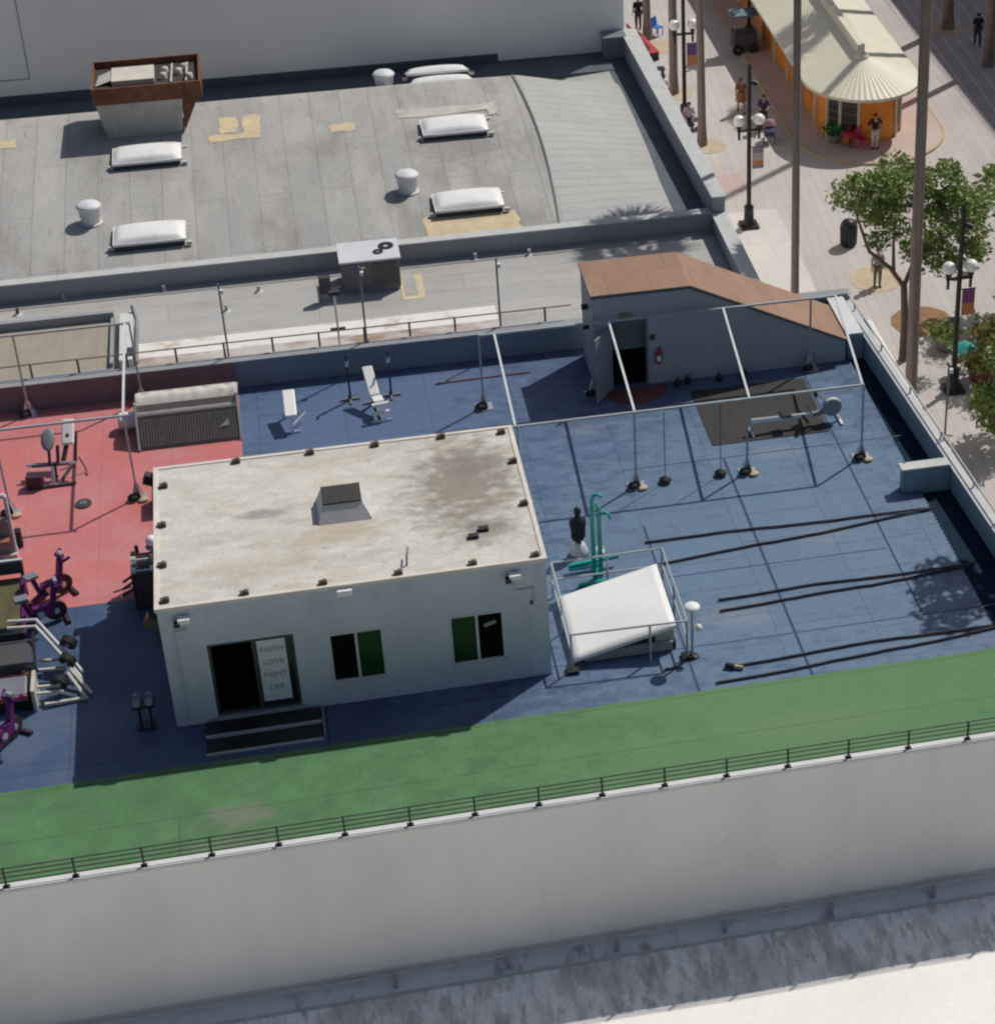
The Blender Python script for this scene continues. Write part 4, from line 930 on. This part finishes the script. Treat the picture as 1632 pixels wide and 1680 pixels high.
# ================================================================== KIOSK
kx, ky = 29.95, 47.6; rw = 1.8; rr_ = 2.68; ZB = G+.1; ZEv = -6.4; ZA = -5.33
ks = thing('market_kiosk', 'orange market kiosk with rounded front and cream metal roof', 'kiosk', (kx, ky, ZB))
he = ZEv-ZB-.05; Lk = 24
arcp = lambda r, n=24: [(r*math.cos(PI+PI*i/n), r*math.sin(PI+PI*i/n)) for i in range(n+1)]
m = MB(); a_ = arcp(rw); pts = [(-rw, Lk)]+a_+[(rw, Lk)]
for (x, y), (x2, y2) in zip(pts, pts[1:]):
    m.add([(x, y, 0), (x2, y2, 0), (x2, y2, he+.3), (x, y, he+.3)], [(0, 1, 2, 3)])
m.build('wall', ORANGE, ks)
# display windows (angles on the front arc)
for a0, a1, z0, z1 in ((203, 222, .5, 2.2), (227, 250, .4, 2.28), (318, 334, .55, 2.2)):
    m = MB(); m.lathe([(rw+.04, z0), (rw+.04, z1)], n=8, a0=R(a0), a1=R(a1)); m.lathe([(rw+.0, z0), (rw+.04, z0)], n=8, a0=R(a0), a1=R(a1)); wd = m.build('display_window', SHELF, ks)
    for z in (1.0, 1.4, 1.8, 2.2):
        if z0 < z < z1:
            MB().lathe([(rw+.045, z), (rw+.06, z+.02), (rw+.045, z+.05)], n=8, a0=R(a0), a1=R(a1)).build('shelf', mat('shelf_wood', (.13, .1, .08)), wd)
for a in (200, 224.5, 252, 315, 337):
    x, y = (rw+.05)*math.cos(R(a)), (rw+.05)*math.sin(R(a)); MB().cbox((x, y, he/2), (.1, .1, he)).build('post', CREAM, ks)
for k in range(9):
    y = .9+k*2.6; MB().cbox((-rw-.08, y, he/2), (.14, .14, he)).build('post', CREAM, ks)
    MB().box(-rw-.03, -rw-.001, y+.5, y+2.1, .9, 2.3).build('shutter', mat('deep_orange_panel', (.5, .14, .02), .6), ks)
# roof: two long slopes plus a half cone with standing seams
ze, za = ZEv-ZB, ZA-ZB
m = MB(); n = 56; P0 = (0, 0, za)
for i in range(n):
    t0, t1 = PI+PI*i/n, PI+PI*(i+1)/n; zz = lambda k: .028 if k % 2 else 0
    m.add([(.12*math.cos(t0), .12*math.sin(t0), za), (rr_*math.cos(t0), rr_*math.sin(t0), ze+zz(i)), (rr_*math.cos(t1), rr_*math.sin(t1), ze+zz(i+1)), (.12*math.cos(t1), .12*math.sin(t1), za)], [(0, 1, 2, 3)])
for sx in (-1, 1):
    nn = 60
    for i in range(nn):
        y0, y1 = Lk*i/nn, Lk*(i+1)/nn; z0 = .02 if i % 2 else 0; z1 = .02 if (i+1) % 2 else 0
        m.add([(sx*.1, y0, za), (sx*rr_, y0, ze+z0), (sx*rr_, y1, ze+z1), (sx*.1, y1, za)], [(0, 1, 2, 3)])
m.build('roof', KROOF, ks)
m = MB()
e_ = [(-rr_, Lk)]+arcp(rr_, 40)+[(rr_, Lk)]
for (x, y), (x2, y2) in zip(e_, e_[1:]):
    m.add([(x, y, ze-.12), (x2, y2, ze-.12), (x2, y2, ze+.01), (x, y, ze+.01)], [(0, 1, 2, 3)])
m.build('fascia', mat('cream_fascia', (.6, .55, .42), .6), ks)
m = MB(); i_ = arcp(rr_-.02, 40); m.add([(x, y, ze-.1) for x, y in [(-rr_+.02, Lk)]+i_+[(rr_-.02, Lk)]], [list(range(43))]); m.build('soffit', ORANGE, ks)
MB().box(-.16, .16, .1, Lk, za-.05, za+.42).build('ridge_monitor', KROOF, ks); MB().lathe([(.34, -.12), (.3, .05), (.12, .12), (.04, .5), (.001, .55)], (0, -.05, za), 14).build('finial', KROOF, ks)

# ================================================================== PALMS


def palm(label, base, top, r0, r1, fronds=46, seed=1):
    r = random.Random(seed); b = Vector(base); tp = Vector(top)
    p = thing('palm_tree', label, 'palm tree', base, 0, 'tall palms along the street')
    pts = [b.lerp(tp, s)-b for s in [i/16 for i in range(17)]]
    MB().tube(pts, [r0*1.25 if i == 0 else r0+(r1-r0)*min(1, i/10) for i in range(17)], 12).build('trunk', BARK, p)
    m = MB(); o = tp-b
    for k in range(fronds):
        a = r.uniform(0, 2*PI); el = r.uniform(-.7, 1.25); L = r.uniform(1.5, 2.1); d = Vector((math.cos(a)*math.cos(el), math.sin(a)*math.cos(el), math.sin(el)))
        side = d.cross(Vector((0, 0, 1))).normalized(); q = o.copy(); st_ = L*.5
        m.tube([q, q+d*st_], .02, 3, False); c = q+d*st_
        for j in range(13):            # fan of leaflets
            th = -1.35+2.7*j/12; e = (d*math.cos(th)+side*math.sin(th)); tip = c+e*(L*.55)+Vector((0, 0, -.25*L*abs(r.gauss(.4, .25)))); nrm = e.cross(side if abs(th) < .8 else d).normalized()*.03
            wv = e.cross(Vector((0, 0, 1))).normalized()*.05; mid = c.lerp(tip, .5)+Vector((0, 0, .05))
            m.add([c, mid+wv, tip, mid-wv], [(0, 1, 2, 3)])
    m.build('crown', PALMLEAF, p)
    return p


palm('palm trunk nearest the rear building parapet, farther of the two with lamp between', (22.46, 53.6, G), (22.5, 53.6, 8.5), .21, .18, seed=1)
palm('palm trunk rising just right of the farther street lamp, tan bed at its foot', (22.56, 47.6, G), (22.42, 47.6, 8.0), .2, .15, seed=2)
palm('palm trunk rising behind the sloping brown stair roof', (21.25, 25.4, G), (21.12, 25.3, 10.5), .155, .13, seed=3)
palm('closest palm trunk, in front of the forked leafy tree', (24.72, 22.2, G), (24.5, 22.0, 9.6), .22, .185, seed=4)
palm('shaded palm trunk across the street beyond the shaded paving', (37.65, 58.5, G), (37.5, 58.5, 8.2), .27, .22, seed=5)
palm('shaded palm trunk at the right edge near the walking dark figure', (38.1, 53.4, G), (38.0, 53.4, 20), .24, .2, seed=6)
palm('thin palm trunk by the red bench in the far corner', (22.5, 60.5, G), (22.5, 60.5, 8), .2, .17, seed=8)
for x, y, s, m_ in ((22.55, 53.5, .8, GRATE), (22.75, 47.4, .85, GRATE), (*at(1437, 458, z=G)[:2], 1.1, GRATE), (*at(1512, 528, z=G)[:2], 1.25, EARTH), (37.65, 58.5, 1, GRATE), (23, 59.4, .9, GRATE)):
    struct(MB().prism([(x+s*math.cos(2*PI*i/12), y+s*math.sin(2*PI*i/12)) for i in range(12)], G+.008, G+.014).build('tree_bed', m_))


# ================================================================== TREES


def tree(name, label, base, limbs, clumps, leaf, cat='tree', seed=1, nl=260, ls=.2, r0=.16, rz=.75):
    r = random.Random(seed); t_ = thing(name, label, cat, base)
    m = MB()
    for pts, ra, rb_ in limbs:
        n_ = len(pts); m.tube(pts, [ra+(rb_-ra)*i/(n_-1) for i in range(n_)], 7)
    m.build('trunk', WOOD, t_)
    m = MB()
    for cx, cy_, cz, rad in clumps:
        k = int(nl*rad*rad)
        for _ in range(k):
            d = Vector((r.gauss(0, 1), r.gauss(0, 1), r.gauss(0, 1))).normalized()*rad*(r.uniform(.25, 1.)**.5)*(1+.25*r.gauss(0, .5)); d.z *= rz
            c = Vector((cx, cy_, cz))+d; u = Vector((r.gauss(0, 1), r.gauss(0, 1), r.gauss(0, .6))).normalized(); v = u.orthogonal().normalized(); v = Matrix.Rotation(r.uniform(0, 6.3), 3, u) @ v; s = ls*r.uniform(.6, 1.3)
            m.add([c-u*s, c+v*s*.45, c+u*s, c-v*s*.45], [(0, 1, 2, 3)])
    m.build('crown', leaf, t_)
    return t_


cl = []
TB = Vector((25.9, 27.0, G))


def P(u, v, y=27.):
    return tuple(at(u, v, y=y)-TB)


for u, v, rad, dy in ((1395, 320, .75, 0), (1470, 280, .75, .6), (1430, 345, .7, .4), (1450, 350, .7, -.3), (1545, 300, .85, .5), (1570, 350, .95, 0), (1530, 370, .8, -.6), (1590, 380, .75, .3), (1540, 420, .75, -.3), (1500, 410, .6, .3), (1440, 395, .45, 0), (1600, 330, .7, .8), (1480, 330, .55, .8), (1465, 300, .6, -.5), (1555, 280, .5, .9), (1560, 430, .5, 0), (1415, 300, .6, .2), (1500, 290, .6, .3), (1460, 330, .5, 0), (1600, 410, .55, .2), (1520, 330, .6, .4), (1575, 320, .6, -.3), (1445, 300, .55, -.4), (1525, 400, .55, 0), (1470, 375, .5, .4)):
    cl.append((*P(u, v, 27+dy), rad*1.12))
br0 = P(1482, 470)
tree('leafy_tree', 'forked street tree with ragged green crown beside the closest palm trunk', TB, [([(0, 0, 0), (.02, 0, 1.6), br0], .17, .13), ([br0, P(1460, 440), P(1425, 412), P(1410, 370), P(1398, 330)], .1, .04), ([br0, P(1500, 425), P(1535, 395), P(1560, 340)], .1, .04), ([P(1465, 448), P(1465, 400), P(1470, 330)], .08, .03), ([P(1535, 395), P(1590, 370)], .05, .03)], cl, LEAF, seed=3, nl=760, ls=.11)
TB2 = Vector((27.5, 20.0, G)); tb2 = lambda u, v, dy=0: tuple(at(u, v, y=20+dy)-TB2)
tree('leafy_tree', 'small dark green tree cut by the right edge near the flower planter', TB2, [([(0, 0, 0), tb2(1629, 690)], .12, .1), ([tb2(1629, 690), tb2(1620, 640), tb2(1640, 580)], .1, .05)], [(*tb2(u, v, d), s) for u, v, s, d in ((1610, 660, .55, 0), (1625, 690, .6, .3), (1640, 650, .7, -.3), (1650, 600, .7, 0), (1632, 585, .45, .3), (1615, 640, .4, -.2), (1665, 640, .8, .3))], LEAF, seed=5, nl=900, ls=.11)
TB3 = Vector((30.5, 23.5, G)); tb3 = lambda u, v, dy=0: tuple(at(u, v, y=23.5+dy)-TB3)
tree('leafy_tree', 'leafy tree just beyond the right edge that shades the pavement', (31.2, 25.5, G), [([(0, 0, 0), (0, 0, 3)], .16, .12)], [(0, 0, 4.2, 1.3), (.9, .6, 4.6, 1.1), (-.4, .8, 4.9, 1.), (.3, -.9, 4, 1)], LEAF, seed=9, nl=260, ls=.2)
tree('leafy_tree', 'leafy tree at the right picture edge behind the forked tree', (31.6, 30.3, G), [([(0, 0, 0), (0, 0, 3)], .16, .12)], [(0, 0, 4.4, 1.4), (.9, .6, 4.8, 1.2), (-.7, .8, 4.9, 1.), (.3, -.9, 4.2, 1)], LEAF, seed=12, nl=220, ls=.2)
tree('tall_tree', 'tall leafy tree beyond the right edge that shades the ropes', (25.3, 5.0, G), [([(0, 0, 0), (-.3, 0, 9), (-.8, -.2, 16)], .3, .12)], [(-1.2, -.4, 16.6, 1.0), (-.4, -.9, 16.0, .9), (-1.9, -1.5, 16.3, .75), (-.9, .5, 17.0, .8), (-.2, -1.8, 16.2, .7), (.6, -.2, 16.5, .9)], LEAF, seed=21, nl=240, ls=.2)
tree('leafy_tree', 'leafy tree outside the right edge that shades the pavement below the near lamp', (29.3, 22.0, G), [([(0, 0, 0), (0, 0, 3)], .16, .12)], [(0, 0, 4.2, 1.2), (.9, .6, 4.6, 1.), (-.6, .8, 4.6, .9)], LEAF, seed=10, nl=120, ls=.24)


def planter(label, loc, col, leaf, s=1., fl=None, seed=1):
    r = random.Random(seed); p = thing('flower_planter', label, 'planter', loc, 0, 'flower planters on the pavement')
    MB().lathe([(.001, .05), (.32*s, 0), (.46*s, .5*s), (.48*s, .52*s), (.4*s, .5*s), (.001, .45*s)], n=16).build('pot', mat(col[0], col[1], .8), p)
    m = MB(); f2 = MB()
    for i in range(420):
        d = Vector((r.gauss(0, .36), r.gauss(0, .36), abs(r.gauss(0, .32))))*s; c = Vector((0, 0, .55*s))+d; u = Vector((r.gauss(0, 1), r.gauss(0, 1), r.gauss(.4, 1))).normalized(); v = u.orthogonal(); q = .11*s*r.uniform(.6, 1.4)
        (f2 if (fl and i % 14 == 0) else m).add([c-u*q, c+v*q*.4, c+u*q, c-v*q*.4], [(0, 1, 2, 3)])
    m.build('foliage', leaf, p)
    if fl:
        f2.build('blossom', fl, p)
    return p


planter('terracotta planter full of yellow green leaves and flowers right of the near lamp', tuple(at(1606, 622, z=G)), ('terracotta', (.25, .1, .07)), LEAFY, 1.15, FLOWER, 1)
planter('planter of pale green leaves left of the near lamp post', tuple(at(1548, 572, z=G)), ('grey_pot', (.25, .24, .23)), LEAF, .95, None, 2)
planter('planter with red flowers at the right picture edge behind the near lamp', tuple(at(1620, 575, z=G)), ('dark_pot', (.1, .09, .09)), LEAFY, 1.1, FLOWER, 3)
planter('small planter with bright green leaves by the kiosk windows', tuple(at(1368, 232, z=G+.1)), ('grey_pot', ()), leafmat('bright_leaves', (.06, .2, .05)), .75, None, 4)

# ================================================================== STREET LAMPS


def lamp(label, base, hgt, banner, zg, rz=0, arm=.42):
    l = thing('street_lamp', label, 'street lamp', base, rz, 'black two globe street lamps')
    m = MB(); m.cbox((0, 0, .06), (.75, .75, .12)); m.build('plinth', BLACKP, l)
    MB().lathe([(.3, .12), (.3, .2), (.22, .25), (.2, .85), (.23, .9), (.14, 1.0), (.1, 1.05)], n=8).build('pedestal', BLACKP, l)
    MB().lathe([(.1, 1.0), (.085, hgt-.1), (.05, hgt), (.001, hgt+.03)], n=12).build('pole', BLACKP, l)
    MB().bar((-arm-.08, 0, zg-.45), (arm+.08, 0, zg-.45), .09).build('cross_arm', BLACKP, l)
    for s in (-1, 1):
        MB().bar((s*arm, 0, zg-.45), (s*arm, 0, zg-.85), .09).build('drop_bracket', BLACKP, l)
        h = MB().lathe([(.06, zg-.42), (.12, zg-.3), (.1, zg-.26)], (s*arm, 0, 0), 10).build('globe_holder', BLACKP, l)
        MB().ell((s*arm, 0, zg), (.25, .25, .24), 16, 10).build('globe', GLOBE, l)
    sp = MB().tube([(.1, -.05, hgt-.75), (.32, -.12, hgt-.85)], .11, 10).build('spotlight', BLACKP, l)
    if banner:
        z0, cols = banner; zt = z0
        for i, (h, c) in enumerate(cols):
            MB().box(.14, .62, -.012, .012, zt-h, zt).build('banner', c, l); zt -= h+.002
        MB().bar((.05, 0, z0+.03), (.64, 0, z0+.03), .03).build('banner_arm', BLACKP, l)
    return l


bl = mat('banner_slate', (.2, .22, .3)); bo = mat('banner_orange', (.5, .2, .08)); bp_ = mat('banner_purple', (.13, .07, .25)); bg_ = mat('banner_tan', (.45, .38, .3)); bm_ = mat('banner_maroon', (.22, .06, .2)); bt = mat('banner_teal', (.03, .36, .33))
lamp('street lamp at the pavement between the kiosk and the rear roof corner', tuple(at(1228, 371, z=G)), 7.3, (3.6, [(.25, bl), (.35, bg_), (.2, bo), (.15, bl)]), 4.85)
lamp('nearest street lamp, beside the flower planters', tuple(at(1562, 640, z=G)), 7.6, (4.2, [(.55, bm_), (.5, bo)]), 5.15)
lamp('farthest street lamp, between the two palm trunks', tuple(at(1123, 203, z=G)), 8.2, (3.9, [(.55, bp_), (.5, bo)]), 4.85)
lamp('street lamp seen above the kiosk lane in the shade', tuple(at(1228, 72, z=G)), 6.0, None, 4.6)

# ================================================================== BIN, BENCHES, CHAIRS
tc_ = thing('litter_bin', 'black ribbed litter bin with domed top on the pale pavement', 'litter bin', tuple(at(1391, 402, z=G)))
MB().lathe([(.001, 0), (.3, 0), (.33, .1), (.35, .85), (.33, .88)], n=20).build('barrel', BLACKP, tc_); MB().lathe([(.36, .88), (.34, .98), (.24, 1.13), (.001, 1.2)], n=20).build('dome_top', BLACKP, tc_)
m = MB()
for i in range(14):
    a = 2*PI*i/14; m.bar((.335*math.cos(a), .335*math.sin(a), .08), (.36*math.cos(a), .36*math.sin(a), .86), .03)
m.build('rib', DKSTEEL, tc_)


def bench(label, loc, rz, seatm, back=True, Lb=1.5, group=None):
    b = thing('street_bench', label, 'bench', loc, rz, group)
    m = MB()
    for k in range(4):
        m.box(-Lb/2, Lb/2, -.22+.12*k, -.12+.12*k, .42, .46)
    m.build('seat', seatm, b)
    if back:
        m = MB(); m.box(-Lb/2, Lb/2, .27, .31, .55, .68); m.box(-Lb/2, Lb/2, .3, .34, .72, .86); m.build('backrest', seatm, b)
    for x in (-Lb/2+.1, Lb/2-.1):
        MB().box(x-.04, x+.04, -.2, .28, 0, .419).build('leg', BLACKP, b)
    return b


bench('dark slatted bench by the farthest lamp where the seated person sits', (22.25, 49.4, G), R(0), DKSTEEL, False, 1.5)
bench('black bench standing by the rear building parapet in the far corner', tuple(at(1070, 118, z=G+.3)-Vector((0, 0, .3))), 0, BLACKP, False, 1.2)
bench('long red bench in the far top corner of the street', tuple(at(1056, 72, z=G+.3)-Vector((0, 0, .3))), R(100), mat('red_bench', (.42, .06, .07)), True, 3.2)


def chair(label, loc, rz, c, group=None):
    b = thing('cafe_chair', label, 'chair', loc, rz, group)
    MB().box(-.22, .22, -.22, .22, .43, .47).build('seat', c, b); MB().cbox((0, .23, .7), (.44, .04, .42), Matrix.Rotation(R(-10), 3, 'X')).build('backrest', c, b)
    for x in (-.19, .19):
        for y in (-.19, .19):
            MB().bar((x, y, 0), (x, y, .429), .035).build('leg', c, b)
    return b


blc = mat('blue_plastic', (.03, .14, .5)); rdc = mat('red_plastic', (.4, .02, .06), .5); pkc = mat('magenta_plastic', (.5, .03, .13), .5)
chair('bright blue chair near the red bench in the far corner', tuple(at(1078, 58, z=G)), R(40), blc)
for i, (u, v, c, lab) in enumerate(((1385, 236, rdc, 'red chair next to the small green planter at the kiosk'), (1402, 238, rdc, 'red chair in the middle under the kiosk display window'), (1414, 243, pkc, 'magenta chair beside the standing person at the kiosk'))):
    chair(lab, tuple(at(u, v, z=G+.1)), R(20*i), c, 'chairs outside the kiosk')
tbl = thing('cafe_table', 'low red round table among the chairs at the kiosk front', 'table', tuple(at(1394, 243, z=G+.1)))
MB().lathe([(.001, .74), (.4, .74), (.4, .7), (.001, .7)], n=18).build('tabletop', rdc, tbl); MB().tube([(0, 0, 0), (0, 0, .7)], .04, 8).build('leg', BLACKP, tbl)
ub = thing('market_cart', 'dark vending cart in the shaded lane left of the kiosk', 'cart', tuple(at(1220, 85, z=G)))
MB().box(-.6, .6, -.4, .4, .3, 1.1).build('body', mat('cart_grey', (.07, .075, .08)), ub, .03); MB().box(-.7, .7, -.5, .5, 2.0, 2.08).build('canopy', mat('cart_blue', (.12, .18, .22)), ub)
for x in (-.55, .55):
    for y in (-.38, .38):
        MB().bar((x, y, 1.1), (x, y, 2.0), .04).build('post', STEEL, ub)
for x in (-.4, .4):
    MB().disc((x, -.43, .28), .27, (0, 1, 0), .06, 16, .05).build('wheel', BLACK, ub)
tg = thing('teal_parasol', 'small teal table parasol just right of the near lamp post', 'parasol', tuple(at(1580, 612, z=G)))
MB().lathe([(.001, 1.35), (.25, 1.25), (.45, 1.05)], n=10).build('canopy', bt, tg); MB().tube([(0, 0, 0), (0, 0, 1.33)], .025, 6).build('pole', ALU, tg); MB().lathe([(.22, 0), (.2, .06), (.03, .08)], n=12).build('base', STEEL, tg)
gb2 = thing('sign_board', 'pale blue folding sign board left of the near lamp post', 'sign', tuple(at(1553, 560, z=G)), R(15))
for s in (-1, 1):
    MB().cbox((0, s*.15, .5), (.55, .03, 1.0), Matrix.Rotation(R(12*s), 3, 'X')).build('panel', mat('sign_blue', (.22, .3, .4)), gb2)


# ================================================================== PEOPLE


def person(label, loc, rz, top, bottom, pose='stand', skin=SKIN, hair=HAIR, dress=False, ph=0.):
    p = thing('person', label, 'person', loc, rz)
    J = {}
    sit = pose == 'sit'; hz = .5 if sit else .93
    sw = .16 if pose == 'walk' else .02
    J['pel'] = (0, 0, hz); J['waist'] = (0, -.0, hz+.17); J['chest'] = (0, .0, hz+.36); J['neck'] = (0, -.01, hz+.55); J['head'] = (0, -.03, hz+.66); J['crown'] = (0, -.02, hz+.78); J['nose'] = (0, -.13, hz+.67)
    for s, n in ((-1, 'L'), (1, 'R')):
        k = s*sw
        J['hip'+n] = (s*.09, 0, hz-.04)
        if sit:
            J['kn'+n] = (s*.12, -.43, .5); J['an'+n] = (s*.12, -.42, .08); J['to'+n] = (s*.13, -.58, .03)
        else:
            J['kn'+n] = (s*.1, -k*.9-.02, .5); J['an'+n] = (s*.09, -k*1.5 if k < 0 else -k*1.4, .08); a = J['an'+n]; J['to'+n] = (s*.11, a[1]-.16, .03)
        J['sh'+n] = (s*.18, 0, hz+.49)
        if pose == 'push' or sit:
            J['el'+n] = (s*.25, -.1, hz+.24); J['wr'+n] = (s*.17, -.33, hz+.22 if not sit else .6)
        elif pose == 'hips':
            J['el'+n] = (s*.36, .05, hz+.24); J['wr'+n] = (s*.2, -.08, hz+.08)
        else:
            J['el'+n] = (s*.25, k*.5+.02, hz+.22); J['wr'+n] = (s*.27, k*.9-.06, hz-.02)
    E = [('pel', 'waist'), ('waist', 'chest'), ('chest', 'neck'), ('neck', 'head'), ('head', 'crown'), ('head', 'nose')]
    rad = dict(pel=(.15, .11), waist=(.13, .095), chest=(.15, .11), neck=(.055, .055), head=(.09, .1), crown=(.07, .08), nose=(.012, .012))
    for n in 'LR':
        E += [('pel', 'hip'+n), ('hip'+n, 'kn'+n), ('kn'+n, 'an'+n), ('an'+n, 'to'+n), ('chest', 'sh'+n), ('sh'+n, 'el'+n), ('el'+n, 'wr'+n)]
        rad.update({'hip'+n: (.085, .085), 'kn'+n: (.058, .058), 'an'+n: (.04, .04), 'to'+n: (.035, .03), 'sh'+n: (.055, .055), 'el'+n: (.042, .042), 'wr'+n: (.028, .028)})
        w_ = Vector(J['wr'+n]); e_ = Vector(J['el'+n]); d = (w_-e_).normalized(); s = -1 if n == 'L' else 1
        J['pa'+n] = tuple(w_+d*.07); rad['pa'+n] = (.036, .018); E.append(('wr'+n, 'pa'+n))
        for q in range(4):
            f = 'f%d%s' % (q, n); J[f] = tuple(w_+d*(.15+.012*(q in (1, 2)))+Vector((0, (q-1.5)*.02, -.01*q*.3))); rad[f] = (.009, .009); E.append(('pa'+n, f))
        f = 'th'+n; J[f] = tuple(w_+d*.08+Vector((-s*.015, -.045, 0))); rad[f] = (.01, .01); E.append(('wr'+n, f))

    def skinmesh(name, edges, rr2, m_, root, sub=1):
        ks_ = []
        for a, b in edges:
            for q in (a, b):
                if q not in ks_:
                    ks_.append(q)
        me = bpy.data.meshes.new(name); me.from_pydata([J[k] for k in ks_], [(ks_.index(a), ks_.index(b)) for a, b in edges], []); o = bpy.data.objects.new(name, me); C.objects.link(o); o.parent = p; me.materials.append(m_)
        md = o.modifiers.new('skin', 'SKIN'); md.use_smooth_shade = True
        for i, k in enumerate(ks_):
            sv = me.skin_vertices[0].data[i]; sv.radius = rr2[k]; sv.use_root = (k == root)
        if sub:
            sb = o.modifiers.new('sub', 'SUBSURF'); sb.levels = sub; sb.render_levels = sub
        return o
    skinmesh('body', E, rad, skin, 'pel')
    cr = {k: (v[0]*1.16+.012, v[1]*1.2+.012) for k, v in rad.items()}
    sE = [('pel', 'waist'), ('waist', 'chest')]+[e for n in 'LR' for e in (('chest', 'sh'+n), ('sh'+n, 'el'+n))]
    skinmesh('shirt', sE, cr, top, 'chest')
    if dress:
        MB().lathe([(.17, hz+.12), (.2, hz-.05), (.26, hz-.35), (.25, hz-.36)], n=14).build('skirt', bottom, p)
    else:
        skinmesh('trousers', [e for n in 'LR' for e in (('pel', 'hip'+n), ('hip'+n, 'kn'+n), ('kn'+n, 'an'+n))], cr, bottom, 'pel')
    h = MB(); hd = Vector(J['head']); h.ell(hd+Vector((0, .03, .055)), (.1, .105, .1), 10, 7)
    if dress:
        h.ell(hd+Vector((0, .09, -.08)), (.09, .05, .17), 8, 6)
    h.build('hair', hair, p)
    for s in (-1, 1):
        MB().ell(hd+Vector((s*.035, -.1, .0)), .013, 6, 4).build('eye', BLACK, p)
    for n in 'LR':
        a = Vector(J['an'+n]); t2 = Vector(J['to'+n]); MB().ell((a+t2)/2+Vector((0, .03, 0)), (.05, .13, .05), 8, 6).build('shoe', mat('dark_shoes', (.03, .03, .035), .6), p)
    return p


cl_ = lambda n, c: mat(n, c, .85, .06)
gp = lambda u, v, dz=0: tuple(at(u, v, z=G+dz))
person('person in a brown and orange dress walking alone on the pale pavement', gp(1215, 184), R(0), cl_('brown_cloth', (.32, .13, .05)), cl_('orange_cloth', (.4, .17, .06)), 'walk', dress=True)
person('person in a black top and pale trousers standing at the orange kiosk front', gp(1434, 244, .1), R(10), cl_('black_cloth', (.015, .015, .018)), cl_('pale_cloth', (.5, .48, .44)), 'hips')
person('person in a lavender shirt seated on the bench by the farthest lamp', (22.35, 49.5, G), R(-10), cl_('lavender_cloth', (.42, .38, .5)), cl_('charcoal_cloth', (.04, .045, .05)), 'sit')
person('person in a navy top pushing a stroller next to the lamp globes', gp(1252, 212), R(-15), cl_('navy_cloth', (.05, .05, .1)), cl_('charcoal_cloth', ()), 'push')
person('person in a white shirt walking close to the rear building parapet', gp(1089, 178), R(150), cl_('white_cloth', (.7, .7, .72)), cl_('khaki_cloth', (.14, .14, .1)), 'walk')
person('dark clothed person walking in the shade at the far right', gp(1602, 75), R(170), cl_('black_cloth', ()), cl_('charcoal_cloth', ()), 'walk')
person('person in a red top standing behind the leafy tree', gp(1597, 440), R(30), cl_('red_cloth', (.45, .05, .04)), cl_('black_cloth', ()), 'stand')
person('person in a pale green top standing under the left branch of the leafy tree', gp(1438, 470), R(0), cl_('pale_green_cloth', (.32, .34, .26)), cl_('olive_cloth', (.2, .17, .12)), 'stand')
person('person in black carrying nothing beside the long red bench', gp(1047, 48), R(190), cl_('black_cloth', ()), cl_('charcoal_cloth', ()), 'stand')
sv = thing('baby_stroller', 'dark baby stroller pushed by the person in the navy top', 'stroller', gp(1262, 232), R(-15))
MB().cbox((0, 0, .55), (.42, .7, .28), Matrix.Rotation(R(10), 3, 'X')).build('seat', cl_('navy_cloth', ()), sv, .05); MB().lathe([(.001, 1.0), (.2, .95), (.27, .75)], (0, .2, 0), 12).build('hood', cl_('pinkish_cloth', (.3, .18, .2)), sv)
MB().tube([(-.2, .2, .6), (-.2, .5, 1.02), (.2, .5, 1.02), (.2, .2, .6)], .018, 6).build('handle', STEEL, sv)
for x in (-.24, .24):
    for y in (-.32, .3):
        MB().disc((x, y, .13), .13, (1, 0, 0), .04, 14, .03).build('wheel', BLACK, sv)
    MB().bar((x, -.32, .15), (x, .2, .6), .03).build('strut', STEEL, sv)
